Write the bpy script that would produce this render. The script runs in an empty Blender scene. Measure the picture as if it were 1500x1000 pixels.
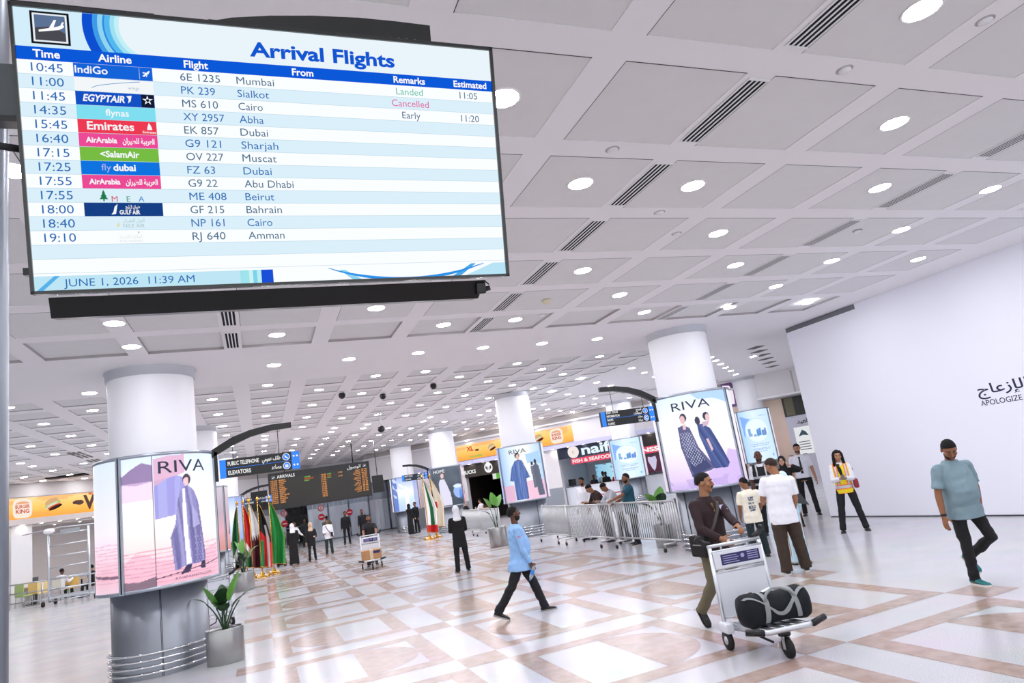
import bpy, bmesh, math, random
import numpy as np
from mathutils import Vector, Matrix

random.seed(7)
SC = bpy.context.scene
COL = SC.collection
PI = math.pi

# ------------------------------------------------------------------ camera, world, exposure
F_PX, PITCH, ROLL, YAW, CAM_H = 979.777, .203694, -.154991, .384646, 2.0
_cy, _sy = math.cos(YAW), math.sin(YAW)
FWD = Vector((_sy * math.cos(PITCH), _cy * math.cos(PITCH), math.sin(PITCH)))
_r0 = Vector((_cy, -_sy, 0)); _u0 = _r0.cross(FWD)
RGT = math.cos(ROLL) * _r0 + math.sin(ROLL) * _u0
UPV = -math.sin(ROLL) * _r0 + math.cos(ROLL) * _u0
EYE = Vector((0, 0, CAM_H))
cam = bpy.data.cameras.new('camera')
cam.sensor_width = 36; cam.sensor_fit = 'HORIZONTAL'; cam.lens = F_PX / 1500 * 36
cam.clip_start = .05; cam.clip_end = 300
cam_o = bpy.data.objects.new('camera', cam); COL.objects.link(cam_o)
cam_o.matrix_world = Matrix(((RGT.x, UPV.x, -FWD.x, EYE.x), (RGT.y, UPV.y, -FWD.y, EYE.y),
                             (RGT.z, UPV.z, -FWD.z, EYE.z), (0, 0, 0, 1)))
SC.camera = cam_o

world = bpy.data.worlds.new('world'); SC.world = world; world.use_nodes = True
_bg = world.node_tree.nodes['Background']
_bg.inputs[0].default_value = (.93, .95, 1.0, 1); _bg.inputs[1].default_value = 1.6   # bright surroundings reaching in at the open ends
SC.view_settings.view_transform = 'Standard'; SC.view_settings.look = 'None'
SC.view_settings.gamma = 1; SC.view_settings.use_curve_mapping = False
SC.view_settings.exposure = 0.0
LAMP = 126.0          # emission of the downlight lenses


# ------------------------------------------------------------------ picture point -> place
def ray(px, py): return FWD + (px - 750) / F_PX * RGT + (500 - py) / F_PX * UPV
def at(px, py, z=0.0):
    d = ray(px, py); return EYE + d * ((z - CAM_H) / d.z)
def atY(px, py, Y):
    d = ray(px, py); return EYE + d * (Y / d.y)
def atX(px, py, X):
    d = ray(px, py); return EYE + d * (X / d.x)
def on_plane(px, py, P, ang):            # (distance along the wall, height) on a vertical wall through P
    d = ray(px, py); dx, dy = math.cos(ang), math.sin(ang); n = (dy, -dx)
    t = (n[0] * P[0] + n[1] * P[1]) / (n[0] * d.x + n[1] * d.y)
    q = EYE + d * t
    return (q.x - P[0]) * dx + (q.y - P[1]) * dy, q.z


# ------------------------------------------------------------------ materials
def lin(c):
    if isinstance(c, str):
        c = tuple(int(c[i:i + 2], 16) / 255 for i in (1, 3, 5))
    return tuple(x / 12.92 if x <= .04045 else ((x + .055) / 1.055) ** 2.4 for x in c)
_M = {}
def mat(name, c, rough=.5, metal=0.0, emit=0.0, var=.06, scale=9.0, bump=0.0, bscale=60.0, coat=0.0, trans=0.0):
    if name in _M: return _M[name]
    m = bpy.data.materials.new(name); m.use_nodes = True
    nt = m.node_tree; b = nt.nodes['Principled BSDF']; L = nt.links
    col = lin(c)
    tc = nt.nodes.new('ShaderNodeTexCoord')
    if var > 0:
        n = nt.nodes.new('ShaderNodeTexNoise'); n.inputs['Scale'].default_value = scale; n.inputs['Detail'].default_value = 4
        L.new(tc.outputs['Object'], n.inputs['Vector'])
        mx = nt.nodes.new('ShaderNodeMix'); mx.data_type = 'RGBA'
        mx.inputs[6].default_value = (*[x * (1 - var) for x in col], 1)
        mx.inputs[7].default_value = (*[min(1, x * (1 + var)) for x in col], 1)
        L.new(n.outputs['Fac'], mx.inputs[0]); L.new(mx.outputs[2], b.inputs['Base Color'])
        if emit: L.new(mx.outputs[2], b.inputs['Emission Color'])
    else:
        b.inputs['Base Color'].default_value = (*col, 1)
        b.inputs['Emission Color'].default_value = (*col, 1)
    b.inputs['Roughness'].default_value = rough; b.inputs['Metallic'].default_value = metal
    b.inputs['Emission Strength'].default_value = emit
    b.inputs['Coat Weight'].default_value = coat
    b.inputs['Transmission Weight'].default_value = trans
    if bump:
        n2 = nt.nodes.new('ShaderNodeTexNoise'); n2.inputs['Scale'].default_value = bscale; n2.inputs['Detail'].default_value = 3
        L.new(tc.outputs['Object'], n2.inputs['Vector'])
        bp = nt.nodes.new('ShaderNodeBump'); bp.inputs['Strength'].default_value = bump; bp.inputs['Distance'].default_value = .01
        L.new(n2.outputs['Fac'], bp.inputs['Height']); L.new(bp.outputs[0], b.inputs['Normal'])
    _M[name] = m; return m
def emis(name, c, s=1.0):
    if name in _M: return _M[name]
    m = bpy.data.materials.new(name); m.use_nodes = True; nt = m.node_tree
    for n in list(nt.nodes): nt.nodes.remove(n)
    o = nt.nodes.new('ShaderNodeOutputMaterial'); e = nt.nodes.new('ShaderNodeEmission')
    e.inputs[0].default_value = (*lin(c), 1); e.inputs[1].default_value = s
    nt.links.new(e.outputs[0], o.inputs[0]); _M[name] = m; return m
def glow_art(name, s):                    # backlit print: colours of the print times the light behind it
    if name in _M: return _M[name]
    m = bpy.data.materials.new(name); m.use_nodes = True; nt = m.node_tree; b = nt.nodes['Principled BSDF']
    a = nt.nodes.new('ShaderNodeVertexColor'); a.layer_name = 'print'
    nt.links.new(a.outputs[0], b.inputs['Base Color']); nt.links.new(a.outputs[0], b.inputs['Emission Color'])
    b.inputs['Emission Strength'].default_value = s; b.inputs['Roughness'].default_value = .25
    b.inputs['Specular IOR Level'].default_value = .3
    dk = nt.nodes.new('ShaderNodeMix'); dk.data_type = 'RGBA'; dk.inputs[0].default_value = .8
    nt.links.new(a.outputs[0], dk.inputs[6]); dk.inputs[7].default_value = (0, 0, 0, 1)
    nt.links.new(dk.outputs[2], b.inputs['Base Color'])
    _M[name] = m; return m
def cloth_art(name):
    if name in _M: return _M[name]
    m = bpy.data.materials.new(name); m.use_nodes = True; nt = m.node_tree; b = nt.nodes['Principled BSDF']
    a = nt.nodes.new('ShaderNodeVertexColor'); a.layer_name = 'print'
    nt.links.new(a.outputs[0], b.inputs['Base Color']); b.inputs['Roughness'].default_value = .8
    _M[name] = m; return m

def floor_mat(name, c1, c2, sc=140.0, rough=.16):
    m = bpy.data.materials.new(name); m.use_nodes = True; nt = m.node_tree; b = nt.nodes['Principled BSDF']; L = nt.links
    tc = nt.nodes.new('ShaderNodeTexCoord')
    v = nt.nodes.new('ShaderNodeTexNoise'); v.inputs['Scale'].default_value = sc; v.inputs['Detail'].default_value = 3
    w = nt.nodes.new('ShaderNodeTexNoise'); w.inputs['Scale'].default_value = 1.3; w.inputs['Detail'].default_value = 5
    cr = nt.nodes.new('ShaderNodeValToRGB'); cr.color_ramp.elements[0].position = .36; cr.color_ramp.elements[1].position = .62
    cr.color_ramp.elements[0].color = (*lin(c1), 1); cr.color_ramp.elements[1].color = (*lin(c2), 1)
    mx = nt.nodes.new('ShaderNodeMix'); mx.data_type = 'RGBA'; mx.blend_type = 'MULTIPLY'; mx.inputs[0].default_value = .25
    for n in (v, w): L.new(tc.outputs['Object'], n.inputs['Vector'])
    L.new(v.outputs['Fac'], cr.inputs[0]); L.new(cr.outputs[0], mx.inputs[6]); L.new(w.outputs['Color'], mx.inputs[7])
    hs = nt.nodes.new('ShaderNodeHueSaturation'); hs.inputs['Saturation'].default_value = .9; hs.inputs['Value'].default_value = 1.06
    L.new(mx.outputs[2], hs.inputs['Color']); L.new(hs.outputs[0], b.inputs['Base Color'])
    mr = nt.nodes.new('ShaderNodeMapRange'); mr.inputs[3].default_value = rough - .05; mr.inputs[4].default_value = rough + .12
    L.new(w.outputs['Fac'], mr.inputs[0]); L.new(mr.outputs[0], b.inputs['Roughness'])
    return m


# ------------------------------------------------------------------ mesh builder
class MB:
    def __init__(s): s.v = []; s.f = []; s.m = []; s.sm = []; s.mats = []; s.n = 0
    def mi(s, m):
        if m not in s.mats: s.mats.append(m)
        return s.mats.index(m)
    def add(s, verts, faces, m, smooth=False, M=None):
        if M is not None: verts = [M @ Vector(v) for v in verts]
        k = s.mi(m); o = s.n
        s.v.extend([tuple(v) for v in verts]); s.n += len(verts)
        for f in faces:
            s.f.append(tuple(i + o for i in f)); s.m.append(k); s.sm.append(smooth)
        return s
    def box(s, c, size, m, M=None, bev=0.0):
        x, y, z = [a / 2 for a in size]; cx, cy, cz = c
        if bev <= 0:
            V = [(cx + i * x, cy + j * y, cz + k * z) for k in (-1, 1) for j in (-1, 1) for i in (-1, 1)]
            Fs = [(0, 2, 3, 1), (4, 5, 7, 6), (0, 1, 5, 4), (2, 6, 7, 3), (0, 4, 6, 2), (1, 3, 7, 5)]
            return s.add(V, Fs, m, M=M)
        bm = bmesh.new(); bmesh.ops.create_cube(bm, size=1)
        for v in bm.verts: v.co = Vector((cx + v.co.x * size[0], cy + v.co.y * size[1], cz + v.co.z * size[2]))
        bmesh.ops.bevel(bm, geom=bm.edges[:], offset=bev, segments=2, affect='EDGES', profile=.6)
        bm.verts.index_update()
        V = [tuple(v.co) for v in bm.verts]; Fs = [[v.index for v in f.verts] for f in bm.faces]; bm.free()
        return s.add(V, Fs, m, smooth=False, M=M)
    def quad(s, a, b, c, d, m): return s.add([a, b, c, d], [(0, 1, 2, 3)], m)
    def loft(s, rings, m, smooth=True, cap=True, M=None, closed=False):
        n = len(rings[0]); V = [p for r in rings for p in r]; Fs = []
        R = len(rings)
        for i in range(R if closed else R - 1):
            a, b = i * n, ((i + 1) % R) * n
            for j in range(n):
                k = (j + 1) % n; Fs.append((a + j, a + k, b + k, b + j))
        if cap and not closed:
            Fs.append(tuple(range(n))[::-1]); Fs.append(tuple((R - 1) * n + j for j in range(n)))
        return s.add(V, Fs, m, smooth, M)
    def tube(s, path, r, m, n=10, smooth=True, cap=True, M=None, closed=False, flat=1.0):
        P = [Vector(p) for p in path]; rr = r if isinstance(r, (list, tuple)) else [r] * len(P)
        rings = []; prev = None
        for i, p in enumerate(P):
            if closed: t = P[(i + 1) % len(P)] - P[i - 1]
            else: t = P[min(i + 1, len(P) - 1)] - P[max(i - 1, 0)]
            t = t.normalized() if t.length > 1e-9 else Vector((0, 0, 1))
            if prev is None:
                a = Vector((0, 0, 1)) if abs(t.z) < .9 else Vector((1, 0, 0))
                u = t.cross(a).normalized()
            else:
                u = (prev - t * prev.dot(t)); u = u.normalized() if u.length > 1e-6 else t.orthogonal().normalized()
            prev = u; w = t.cross(u)
            rings.append([p + (u * math.cos(2 * PI * k / n) + w * (flat * math.sin(2 * PI * k / n))) * rr[i] for k in range(n)])
        return s.loft(rings, m, smooth, cap, M, closed)
    def cyl(s, a, b, r, m, n=16, r2=None, smooth=True, M=None): return s.tube([a, b], [r, r if r2 is None else r2], m, n, smooth, True, M)
    def lathe(s, prof, m, n=32, c=(0, 0, 0), M=None, smooth=True, cap=False):
        rings = [[(c[0] + r * math.cos(2 * PI * k / n), c[1] + r * math.sin(2 * PI * k / n), c[2] + z) for k in range(n)] for r, z in prof]
        return s.loft(rings, m, smooth, cap, M)
    def ell(s, c, r, m, M=None, n=14, h=9):
        V = []; Fs = []
        for i in range(h + 1):
            a = PI * i / h
            for j in range(n):
                b = 2 * PI * j / n
                V.append((c[0] + r[0] * math.sin(a) * math.cos(b), c[1] + r[1] * math.sin(a) * math.sin(b), c[2] - r[2] * math.cos(a)))
        for i in range(h):
            for j in range(n):
                k = (j + 1) % n; Fs.append((i * n + j, i * n + k, (i + 1) * n + k, (i + 1) * n + j))
        return s.add(V, Fs, m, True, M)
    def poly(s, pts, fn, m, d=0.0, thick=0.0):       # flat shape; fn(x, y, d) -> point
        n = len(pts)
        V = [fn(p[0], p[1], d) for p in pts]
        s.add(V, [tuple(range(n))], m); 
        if thick:
            V = [fn(p[0], p[1], d) for p in pts] + [fn(p[0], p[1], d - thick) for p in pts]
            s.add(V, [(i, i + n, (i + 1) % n + n, (i + 1) % n) for i in range(n)], m)
        return s
    def build(s, name, parent=None):
        me = bpy.data.meshes.new(name)
        me.from_pydata([tuple(map(float, v)) for v in s.v], [], s.f)
        for m in s.mats: me.materials.append(m)
        me.polygons.foreach_set('material_index', s.m); me.polygons.foreach_set('use_smooth', s.sm)
        me.update()
        o = bpy.data.objects.new(name, me); COL.objects.link(o)
        if parent is not None: o.parent = parent
        return o

def tag(o, label=None, cat=None, group=None, kind=None):
    if label: o['label'] = label
    if cat: o['category'] = cat
    if group: o['group'] = group
    if kind: o['kind'] = kind
    return o
def thing(name, label, cat, loc=(0, 0, 0), rz=0.0, group=None, matrix=None, kind=None):
    o = bpy.data.objects.new(name, None); COL.objects.link(o); o.empty_display_size = .1
    if matrix is not None: o.matrix_world = matrix
    else: o.location = loc; o.rotation_euler = (0, 0, rz)
    return tag(o, label, cat, group, kind)
def struct(o): o['kind'] = 'structure'; return o
def dup(root, loc=None, rz=None, label=None, group=None):
    def cp(o, parent):
        c = o.copy(); COL.objects.link(c)
        if parent is not None: c.parent = parent
        for ch in list(o.children): cp(ch, c)
        return c
    c = cp(root, None)
    if loc is not None: c.location = loc
    if rz is not None: c.rotation_euler = (0, 0, rz)
    if label: c['label'] = label
    if group: c['group'] = group
    return c

# ------------------------------------------------------------------ lettering
_T = {}
def glyphs(body, bold=0.0, shear=0.0, space=1.0):
    k = (body, bold, shear, space)
    if k in _T: return _T[k]
    c = bpy.data.curves.new('t', 'FONT'); c.body = body; c.size = 1; c.offset = bold; c.shear = shear; c.resolution_u = 3
    c.space_character = space
    o = bpy.data.objects.new('t', c); COL.objects.link(o)
    me = bpy.data.meshes.new_from_object(o.evaluated_get(bpy.context.evaluated_depsgraph_get()))
    V = np.zeros(len(me.vertices) * 3); me.vertices.foreach_get('co', V); V = V.reshape(-1, 3)
    Fs = [tuple(p.vertices) for p in me.polygons]
    bpy.data.objects.remove(o); bpy.data.curves.remove(c); bpy.data.meshes.remove(me)
    _T[k] = (V, Fs); return _T[k]
CAPH = None
def text(mb, body, fn, m, x, y, h, w=None, align='L', bold=0.0, shear=0.0, d=.0015, space=1.0):
    """lettering of cap height h with its baseline at y; fn(x, y, d) gives the point"""
    global CAPH
    if CAPH is None: CAPH = glyphs('H')[0][:, 1].max()
    V, Fs = glyphs(body, bold, shear, space)
    if len(V) == 0: return
    s = h / CAPH; x0, x1 = V[:, 0].min(), V[:, 0].max()
    sx = s if w is None else w / max(1e-6, (x1 - x0)); W = (x1 - x0) * sx
    ox = x - (0 if align == 'L' else W / 2 if align == 'C' else W)
    mb.add([fn(ox + (v[0] - x0) * sx, y + v[1] * s, d) for v in V], Fs, m)
# joined Arabic letter shapes: isolated form, and whether the letter joins onward
_AR = {'ا': (0xFE8D, 0), 'ب': (0xFE8F, 1), 'ة': (0xFE93, 0), 'ت': (0xFE95, 1), 'ج': (0xFE9D, 1), 'ح': (0xFEA1, 1), 'د': (0xFEA9, 0),
       'ر': (0xFEAD, 0), 'ز': (0xFEAF, 0), 'س': (0xFEB1, 1), 'ص': (0xFEB9, 1), 'ض': (0xFEBD, 1), 'ط': (0xFEC1, 1), 'ع': (0xFEC9, 1),
       'غ': (0xFECD, 1), 'ف': (0xFED1, 1), 'ق': (0xFED5, 1), 'ك': (0xFED9, 1), 'ل': (0xFEDD, 1), 'م': (0xFEE1, 1), 'ن': (0xFEE5, 1),
       'ه': (0xFEE9, 1), 'و': (0xFEED, 0), 'ي': (0xFEF1, 1), 'إ': (0xFE87, 0), 'أ': (0xFE83, 0), 'ى': (0xFEEF, 0)}
def arabic(s):
    out = []
    for w in s.split(' '):
        r = []
        for i, ch in enumerate(w):
            if ch not in _AR: r.append(ch); continue
            b, j = _AR[ch]
            pj = i > 0 and w[i - 1] in _AR and _AR[w[i - 1]][1]
            nj = j and i + 1 < len(w) and w[i + 1] in _AR
            r.append(chr(b + (3 if pj and nj else 2 if nj else 1 if pj else 0)))
        out.append(''.join(reversed(r)))
    return ' '.join(reversed(out))

# ------------------------------------------------------------------ printed pictures as fine colour grids
def inpoly(U, V, pts):
    r = np.zeros(U.shape, bool); n = len(pts)
    for i in range(n):
        x0, y0 = pts[i]; x1, y1 = pts[(i + 1) % n]
        if y0 == y1: continue
        c = ((y0 > V) != (y1 > V)) & (U < (x1 - x0) * (V - y0) / (y1 - y0) + x0)
        r ^= c
    return r
def ellp(U, V, c, r): return ((U - c[0]) / r[0]) ** 2 + ((V - c[1]) / r[1]) ** 2 < 1
def ramp(T, stops):
    xs = [s[0] for s in stops]; cs = np.array([s[1] for s in stops])
    return np.stack([np.interp(T, xs, cs[:, k]) for k in range(3)], -1)
def wob(U, V, f=1.0, seed=0):
    rs = np.random.RandomState(seed); o = np.zeros(U.shape)
    for k in range(6):
        a, b, p = rs.uniform(-9, 9) * f, rs.uniform(-9, 9) * f, rs.uniform(0, 6.3)
        o += np.sin(a * U + b * V + p)
    return o / 6
def blend(A, mask, c, a=1.0):
    A[mask] = A[mask] * (1 - a) + np.array(c) * a; return A
def picture(name, fn, art, nu, nv, m, parent):
    """grid of nu x nv cells, fn(u, v) -> local point, art(U, V) -> sRGB"""
    us = np.linspace(0, 1, nu + 1); vs = np.linspace(0, 1, nv + 1)
    U, V = np.meshgrid(us, vs)
    rgb = np.clip(art(U, V), 0, 1).reshape(-1, 3)
    rgb = np.where(rgb <= .04045, rgb / 12.92, ((rgb + .055) / 1.055) ** 2.4)
    P = [fn(u, v) for v in vs for u in us]; w = nu + 1
    Fs = [(j * w + i, j * w + i + 1, (j + 1) * w + i + 1, (j + 1) * w + i) for j in range(nv) for i in range(nu)]
    me = bpy.data.meshes.new(name); me.from_pydata([tuple(p) for p in P], [], Fs); me.materials.append(m)
    ca = me.color_attributes.new('print', 'FLOAT_COLOR', 'POINT')
    ca.data.foreach_set('color', np.concatenate([rgb, np.ones((len(rgb), 1))], 1).astype(np.float32).ravel())
    me.polygons.foreach_set('use_smooth', [True] * len(Fs)); me.update()
    o = bpy.data.objects.new(name, me); COL.objects.link(o); o.parent = parent
    return o

# common materials
WHITE = mat('white_paint', '#e9e8ea', .55, var=.02)
STEEL = mat('brushed_steel', '#b9bcc0', .32, 1.0, var=.08, scale=30)
CHROME = mat('chrome', '#e2e4e6', .12, 1.0, var=.02)
ALU = mat('aluminium', '#cfd3d8', .35, .85, var=.05)
BLACK = mat('black_plastic', '#0c0d0e', .35, var=.1)
RUBBER = mat('black_rubber', '#1c1c1d', .7, var=.1)
GREYP = mat('grey_panel', '#8d929a', .45, .35, var=.04)
GOLD = mat('polished_gold', '#d9a441', .25, 1.0, var=.1)
GLASSY = mat('blue_grey_glass', '#aab6c6', .12, 0, var=.08, scale=1.5)
WOOD = mat('light_wood', '#c9a583', .5, var=.18, scale=5)
# ================================================================== the hall
TERR = floor_mat('white_terrazzo', '#aeaeb3', '#e0dfe3')
PINK = floor_mat('pink_marble', '#a78d7f', '#b9a194', sc=7.0)
fl = MB()
fl.quad((-60, -8, 0), (60, -8, 0), (60, 70, 0), (-60, 70, 0), TERR)
XN = [-.45, 2.095, 4.685, 7.275]; NW = .515; Z1 = .0015
XB = [(.065, 2.095), (2.61, 4.685), (5.2, 7.275)]
def rect(x0, y0, x1, y1): fl.quad((x0, y0, Z1), (x1, y0, Z1), (x1, y1, Z1), (x0, y1, Z1), PINK)
for k in range(-3, 15):
    y0 = 5.49 + 2.565 * k
    for x in XN: rect(x, y0, x + NW, y0 + NW)
    a, b = y0 + NW, y0 + 2.565
    for i, (x0, x1) in enumerate(XB):
        w = .258
        rect(x0, a, x1, a + w); rect(x0, b - w, x1, b); rect(x0, a + w, x0 + w, b - w); rect(x1 - w, a + w, x1, b - w)
        cx, cy = (x0 + x1) / 2, (a + b) / 2; R = (b - a) / 2 - w
        s = 1 if (i + k) % 4 == 1 else -1
        pts = [(cx + s * R * math.cos(t), cy + R * math.sin(t), Z1) for t in [(-PI / 2 + PI * j / 20) for j in range(21)]]
        if s < 0: pts = pts[::-1]
        fl.add(pts, [tuple(range(21))], PINK)
struct(fl.build('floor'))

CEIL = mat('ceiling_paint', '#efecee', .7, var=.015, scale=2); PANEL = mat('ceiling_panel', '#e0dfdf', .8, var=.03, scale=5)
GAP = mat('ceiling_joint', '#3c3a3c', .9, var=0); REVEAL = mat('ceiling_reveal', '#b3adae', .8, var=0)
ZN, ZF, YS = 4.72, 5.2, 14.4
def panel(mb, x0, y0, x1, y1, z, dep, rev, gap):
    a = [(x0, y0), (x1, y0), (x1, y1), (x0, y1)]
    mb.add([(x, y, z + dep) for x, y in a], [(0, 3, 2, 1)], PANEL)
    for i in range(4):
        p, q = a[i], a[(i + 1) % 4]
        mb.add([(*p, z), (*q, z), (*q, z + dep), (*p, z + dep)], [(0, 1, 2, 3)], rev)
    if gap:
        mb.quad((x0, y0, z - .001), (x0, y0 + gap, z - .001), (x1, y0 + gap, z - .001), (x1, y0, z - .001), GAP)
        mb.quad((x0, y0, z - .001), (x0, y1, z - .001), (x0 + gap * .6, y1, z - .001), (x0 + gap * .6, y0, z - .001), GAP)
def grid_slab(mb, xs, ys, z, dep, holes_ok):
    """soffit with a recessed panel in every cell of xs by ys for which holes_ok"""
    for i in range(len(xs) - 1):
        for j in range(len(ys) - 1):
            x0, x1, y0, y1 = xs[i], xs[i + 1], ys[j], ys[j + 1]
            if holes_ok(i, j):
                d, g = dep(j)
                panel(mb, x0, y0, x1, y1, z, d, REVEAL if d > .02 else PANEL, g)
            else:
                mb.quad((x0, y0, z), (x0, y1, z), (x1, y1, z), (x1, y0, z), CEIL)
ce = MB()
HB = .134; MX, MY = 1.3325, 1.335
xs = [-14.0]
for i in range(-10, 10):
    c = -.21 + MX * i; xs += [c - HB, c + HB]
xs = [-14.0] + sorted(x for x in xs if -13.9 < x < 12.3) + [27.0]
ys = [-7.0]
for j in range(-7, 7):
    c = 3.355 + MY * j; ys += [c - HB, c + HB]
ys = [-7.0] + sorted(y for y in ys if -6.9 < y < 11.45) + [YS]
grid_slab(ce, xs, ys, ZN, lambda j: (.042, 0) if ys[j] > 10 else (.006, .009), lambda i, j: i % 2 == 0 and 0 < i < len(xs) - 2 and j % 2 == 0 and 0 < j < len(ys) - 2)
ce.quad((-14, YS, ZN), (27, YS, ZN), (27, YS, ZF), (-14, YS, ZF), CEIL)
ce.quad((-60, -7, ZN), (-60, YS, ZN), (-14, YS, ZN), (-14, -7, ZN), CEIL)
ce.quad((-60, YS, ZF), (-60, 70, ZF), (-14, 70, ZF), (-14, YS, ZF), CEIL)
ce.quad((-60, YS, ZN), (-14, YS, ZN), (-14, YS, ZF), (-60, YS, ZF), CEIL)
xs2 = [-14.0]
for i in range(-10, 19):
    c = -.21 + MX * i; xs2 += [c - .19, c + .19]
xs2 = [-14.0] + sorted(x for x in xs2 if -13.9 < x < 25) + [60.0]
ys2 = []
for j in range(9, 36):
    c = 3.355 + MY * j; ys2 += [c - .19, c + .15]
ys2 = [YS] + sorted(y for y in ys2 if YS + .1 < y < 50) + [70.0]
def far_ok(i, j):
    if not (i % 2 == 0 and 0 < i < len(xs2) - 2 and j % 2 == 0 and 0 < j < len(ys2) - 2): return False
    y = ys2[j]; x = xs2[i]
    return not (27.4 < y < 29.9) and not (x > 11 and y < 26)
grid_slab(ce, xs2, ys2, ZF, lambda j: (.021, 0), far_ok)
struct(ce.build('ceiling'))

# --- downlights
LENS = emis('downlight_lens', '#f8f8ff', LAMP); RING = mat('lamp_ring', '#f2f0f0', .4, var=0)
def downlight(z):
    t = thing('ceiling_downlight', '', 'ceiling light')
    r = MB(); r.lathe([(.118, -.004), (.132, -.010), (.14, 0), (.118, 0)], RING, 24); r.build('trim_ring', t)
    l = MB(); l.lathe([(.119, -.002), (.112, -.008), (.07, -.014), (.0005, -.016)], LENS, 24); l.build('lens', t)
    return t
DL = downlight(0)
near_l = [(3.14, 5.35), (4.47, 5.35), (5.81, 4.0), (7.13, 5.3), (9.07, 5.27), (5.8, 6.66), (9.07, 6.6), (9.05, 7.9), (11.15, 7.96), (7.12, 7.96),
          (4.46, 7.98), (5.79, 9.28), (9.05, 9.22), (9.06, 10.55), (11.13, 10.58), (7.12, 10.66), (4.43, 10.63), (5.78, 12.62), (7.08, 12.58), (3.13, 10.69),
          (1.77, 9.35), (1.86, 4.04), (4.48, 2.67), (-1.56, 9.45), (-1.56, 10.71), (.44, 10.68), (.43, 12.74), (1.78, 12.72), (3.11, 12.64), (4.45, 12.6),
          (-1.49, 5.33), (-2.73, 13.95), (-4.15, 13.9), (.44, 8.0), (.44, 5.35), (3.14, 8.0), (1.77, 6.66), (-2.9, 8.0), (-4.2, 5.35), (-2.9, 2.67),
          (1.8, 1.3), (.44, 2.67), (7.13, 2.67), (9.07, 2.67), (11.1, 5.3), (-4.2, 10.7), (-6.9, 8.0), (-6.9, 12.7), (5.8, 1.3), (-.2, 0.0), (9.05, 0.2), (11.13, 2.7), (4.48, -.1), (-6.9, 2.7), (-5.6, -.1)]
n_dl = 0
def put_dl(x, y, z, lab, grp):
    global n_dl
    o = DL if n_dl == 0 else dup(DL)
    o.location = (x, y, z); o['label'] = lab; o['group'] = grp; n_dl += 1
for x, y in near_l:
    put_dl(x, y, ZN + (.042 if 10.3 < y < 11.3 and x in (3.13, 4.43, 7.12, .44) else .006), 'round white recessed downlight in the lower coffered ceiling', 'downlights in the lower ceiling')
EV = {-6, -4, -2, 0, 2, 3, 5, 7, 9, 11, 13}
def inside_hall(x, y, m=.35): return y < x + 46 - m and (y - 40.5) < -1.15 * (x - 11.7) - m and y < 48.3
for i in range(-9, 14):
    for j in range(0, 20):
        ok = j in ((0, 2, 4, 6, 8, 9, 11, 13, 15, 17, 19) if i in EV else (1, 3, 5, 7, 10, 12, 14, 16, 18))
        x, y = .40 + 1.335 * i, 17.36 + 1.335 * j
        if i < -6 and j < 4: continue
        if i == -2 and j in (4, 5, 6): continue
        if ok and inside_hall(x, y) and not (x > 10.9 and y < 19.0) and not (i > 8 and j < 2):
            put_dl(x, y, ZF + (0 if 27.4 < y < 30.2 or (x > 11 and y < 26) else .021), 'small round white downlight in the higher ceiling beyond the columns', 'downlights in the higher ceiling')
for k in range(7):
    t = k / 6; p = at(1041 + 3.2 * k * 2.3, 523 + 30 * t, ZF)
    o = dup(DL, (p.x, p.y, ZF)); o['label'] = 'small downlight in the diagonal row right of the tall column'; o['group'] = 'diagonal row of downlights'

# --- slot diffusers
SLOT = mat('diffuser_slot', '#09090b', 1.0, var=0)
def vent():
    t = thing('slot_diffuser', '', 'ceiling vent')
    f = MB()
    for k in range(5): f.box(((k - 2) * .046, 0, -.0035), (.017, .96, .004), WHITE)
    for s in (-1, 1): f.box((0, s * .47, -.004), (.205, .02, .010), WHITE)
    f.build('frame', t)
    b = MB(); b.box((0, 0, 0), (.19, .93, .004), SLOT); b.build('slots', t)
    return t
VN = vent(); nv = 0
for X, ln in ((-.21, 'first'), (3.81, 'second'), (7.78, 'third')):
    for j in range(-1, 7):
        y = 4.02 + MY * j
        if (X < 0 and j not in (4, 5)) or (X > 0 and y > 11): continue
        o = VN if nv == 0 else dup(VN); nv += 1
        o.location = (X, y, ZN - .002)
        o['label'] = {'first': 'four-slot air diffuser in the ceiling just under the flight screen',
                      'second': 'dark four-slot air diffuser in the row right of the flight screen',
                      'third': 'grey slot air diffuser in the right-hand ceiling row'}[ln]
        o['group'] = {'first': 'diffusers below the screen', 'second': 'diffusers in the dark row', 'third': 'diffusers in the right-hand row'}[ln]
GRL = mat('grille_grey', '#77716f', .6, var=0)
for k in range(6):
    p = at(1107 + k * 4.9, 509 + k * 5.5, ZF - .01)
    g = MB()
    for q in range(4): g.box((p.x + (q - 1.5) * .1, p.y, ZF - .012), (.05, .5, .02), GRL)
    tag(g.build('air_grille'), 'small grey ceiling grille in the diagonal row near the white hoarding', 'ceiling vent', 'diagonal row of grilles')
for px, py in ((112, 664), (124, 668), (138, 674)):
    p = at(px, py, ZF); g = MB()
    for q in range(3): g.box((p.x + (q - 1) * .15, p.y, ZF - .012), (.07, .9, .02), GRL)
    tag(g.build('air_grille'), 'grey ceiling grille left of the near poster drum', 'ceiling vent', 'grilles left of the near drum')
p = at(99, 697, ZF); g = MB(); g.box((p.x, p.y, ZF - .02), (1.5, .8, .04), SLOT); g.box((p.x, p.y, ZF - .03), (1.4, .1, .03), GRL)
tag(g.build('return_grille'), 'black rectangular return grille near the burger sign', 'ceiling vent')
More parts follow.
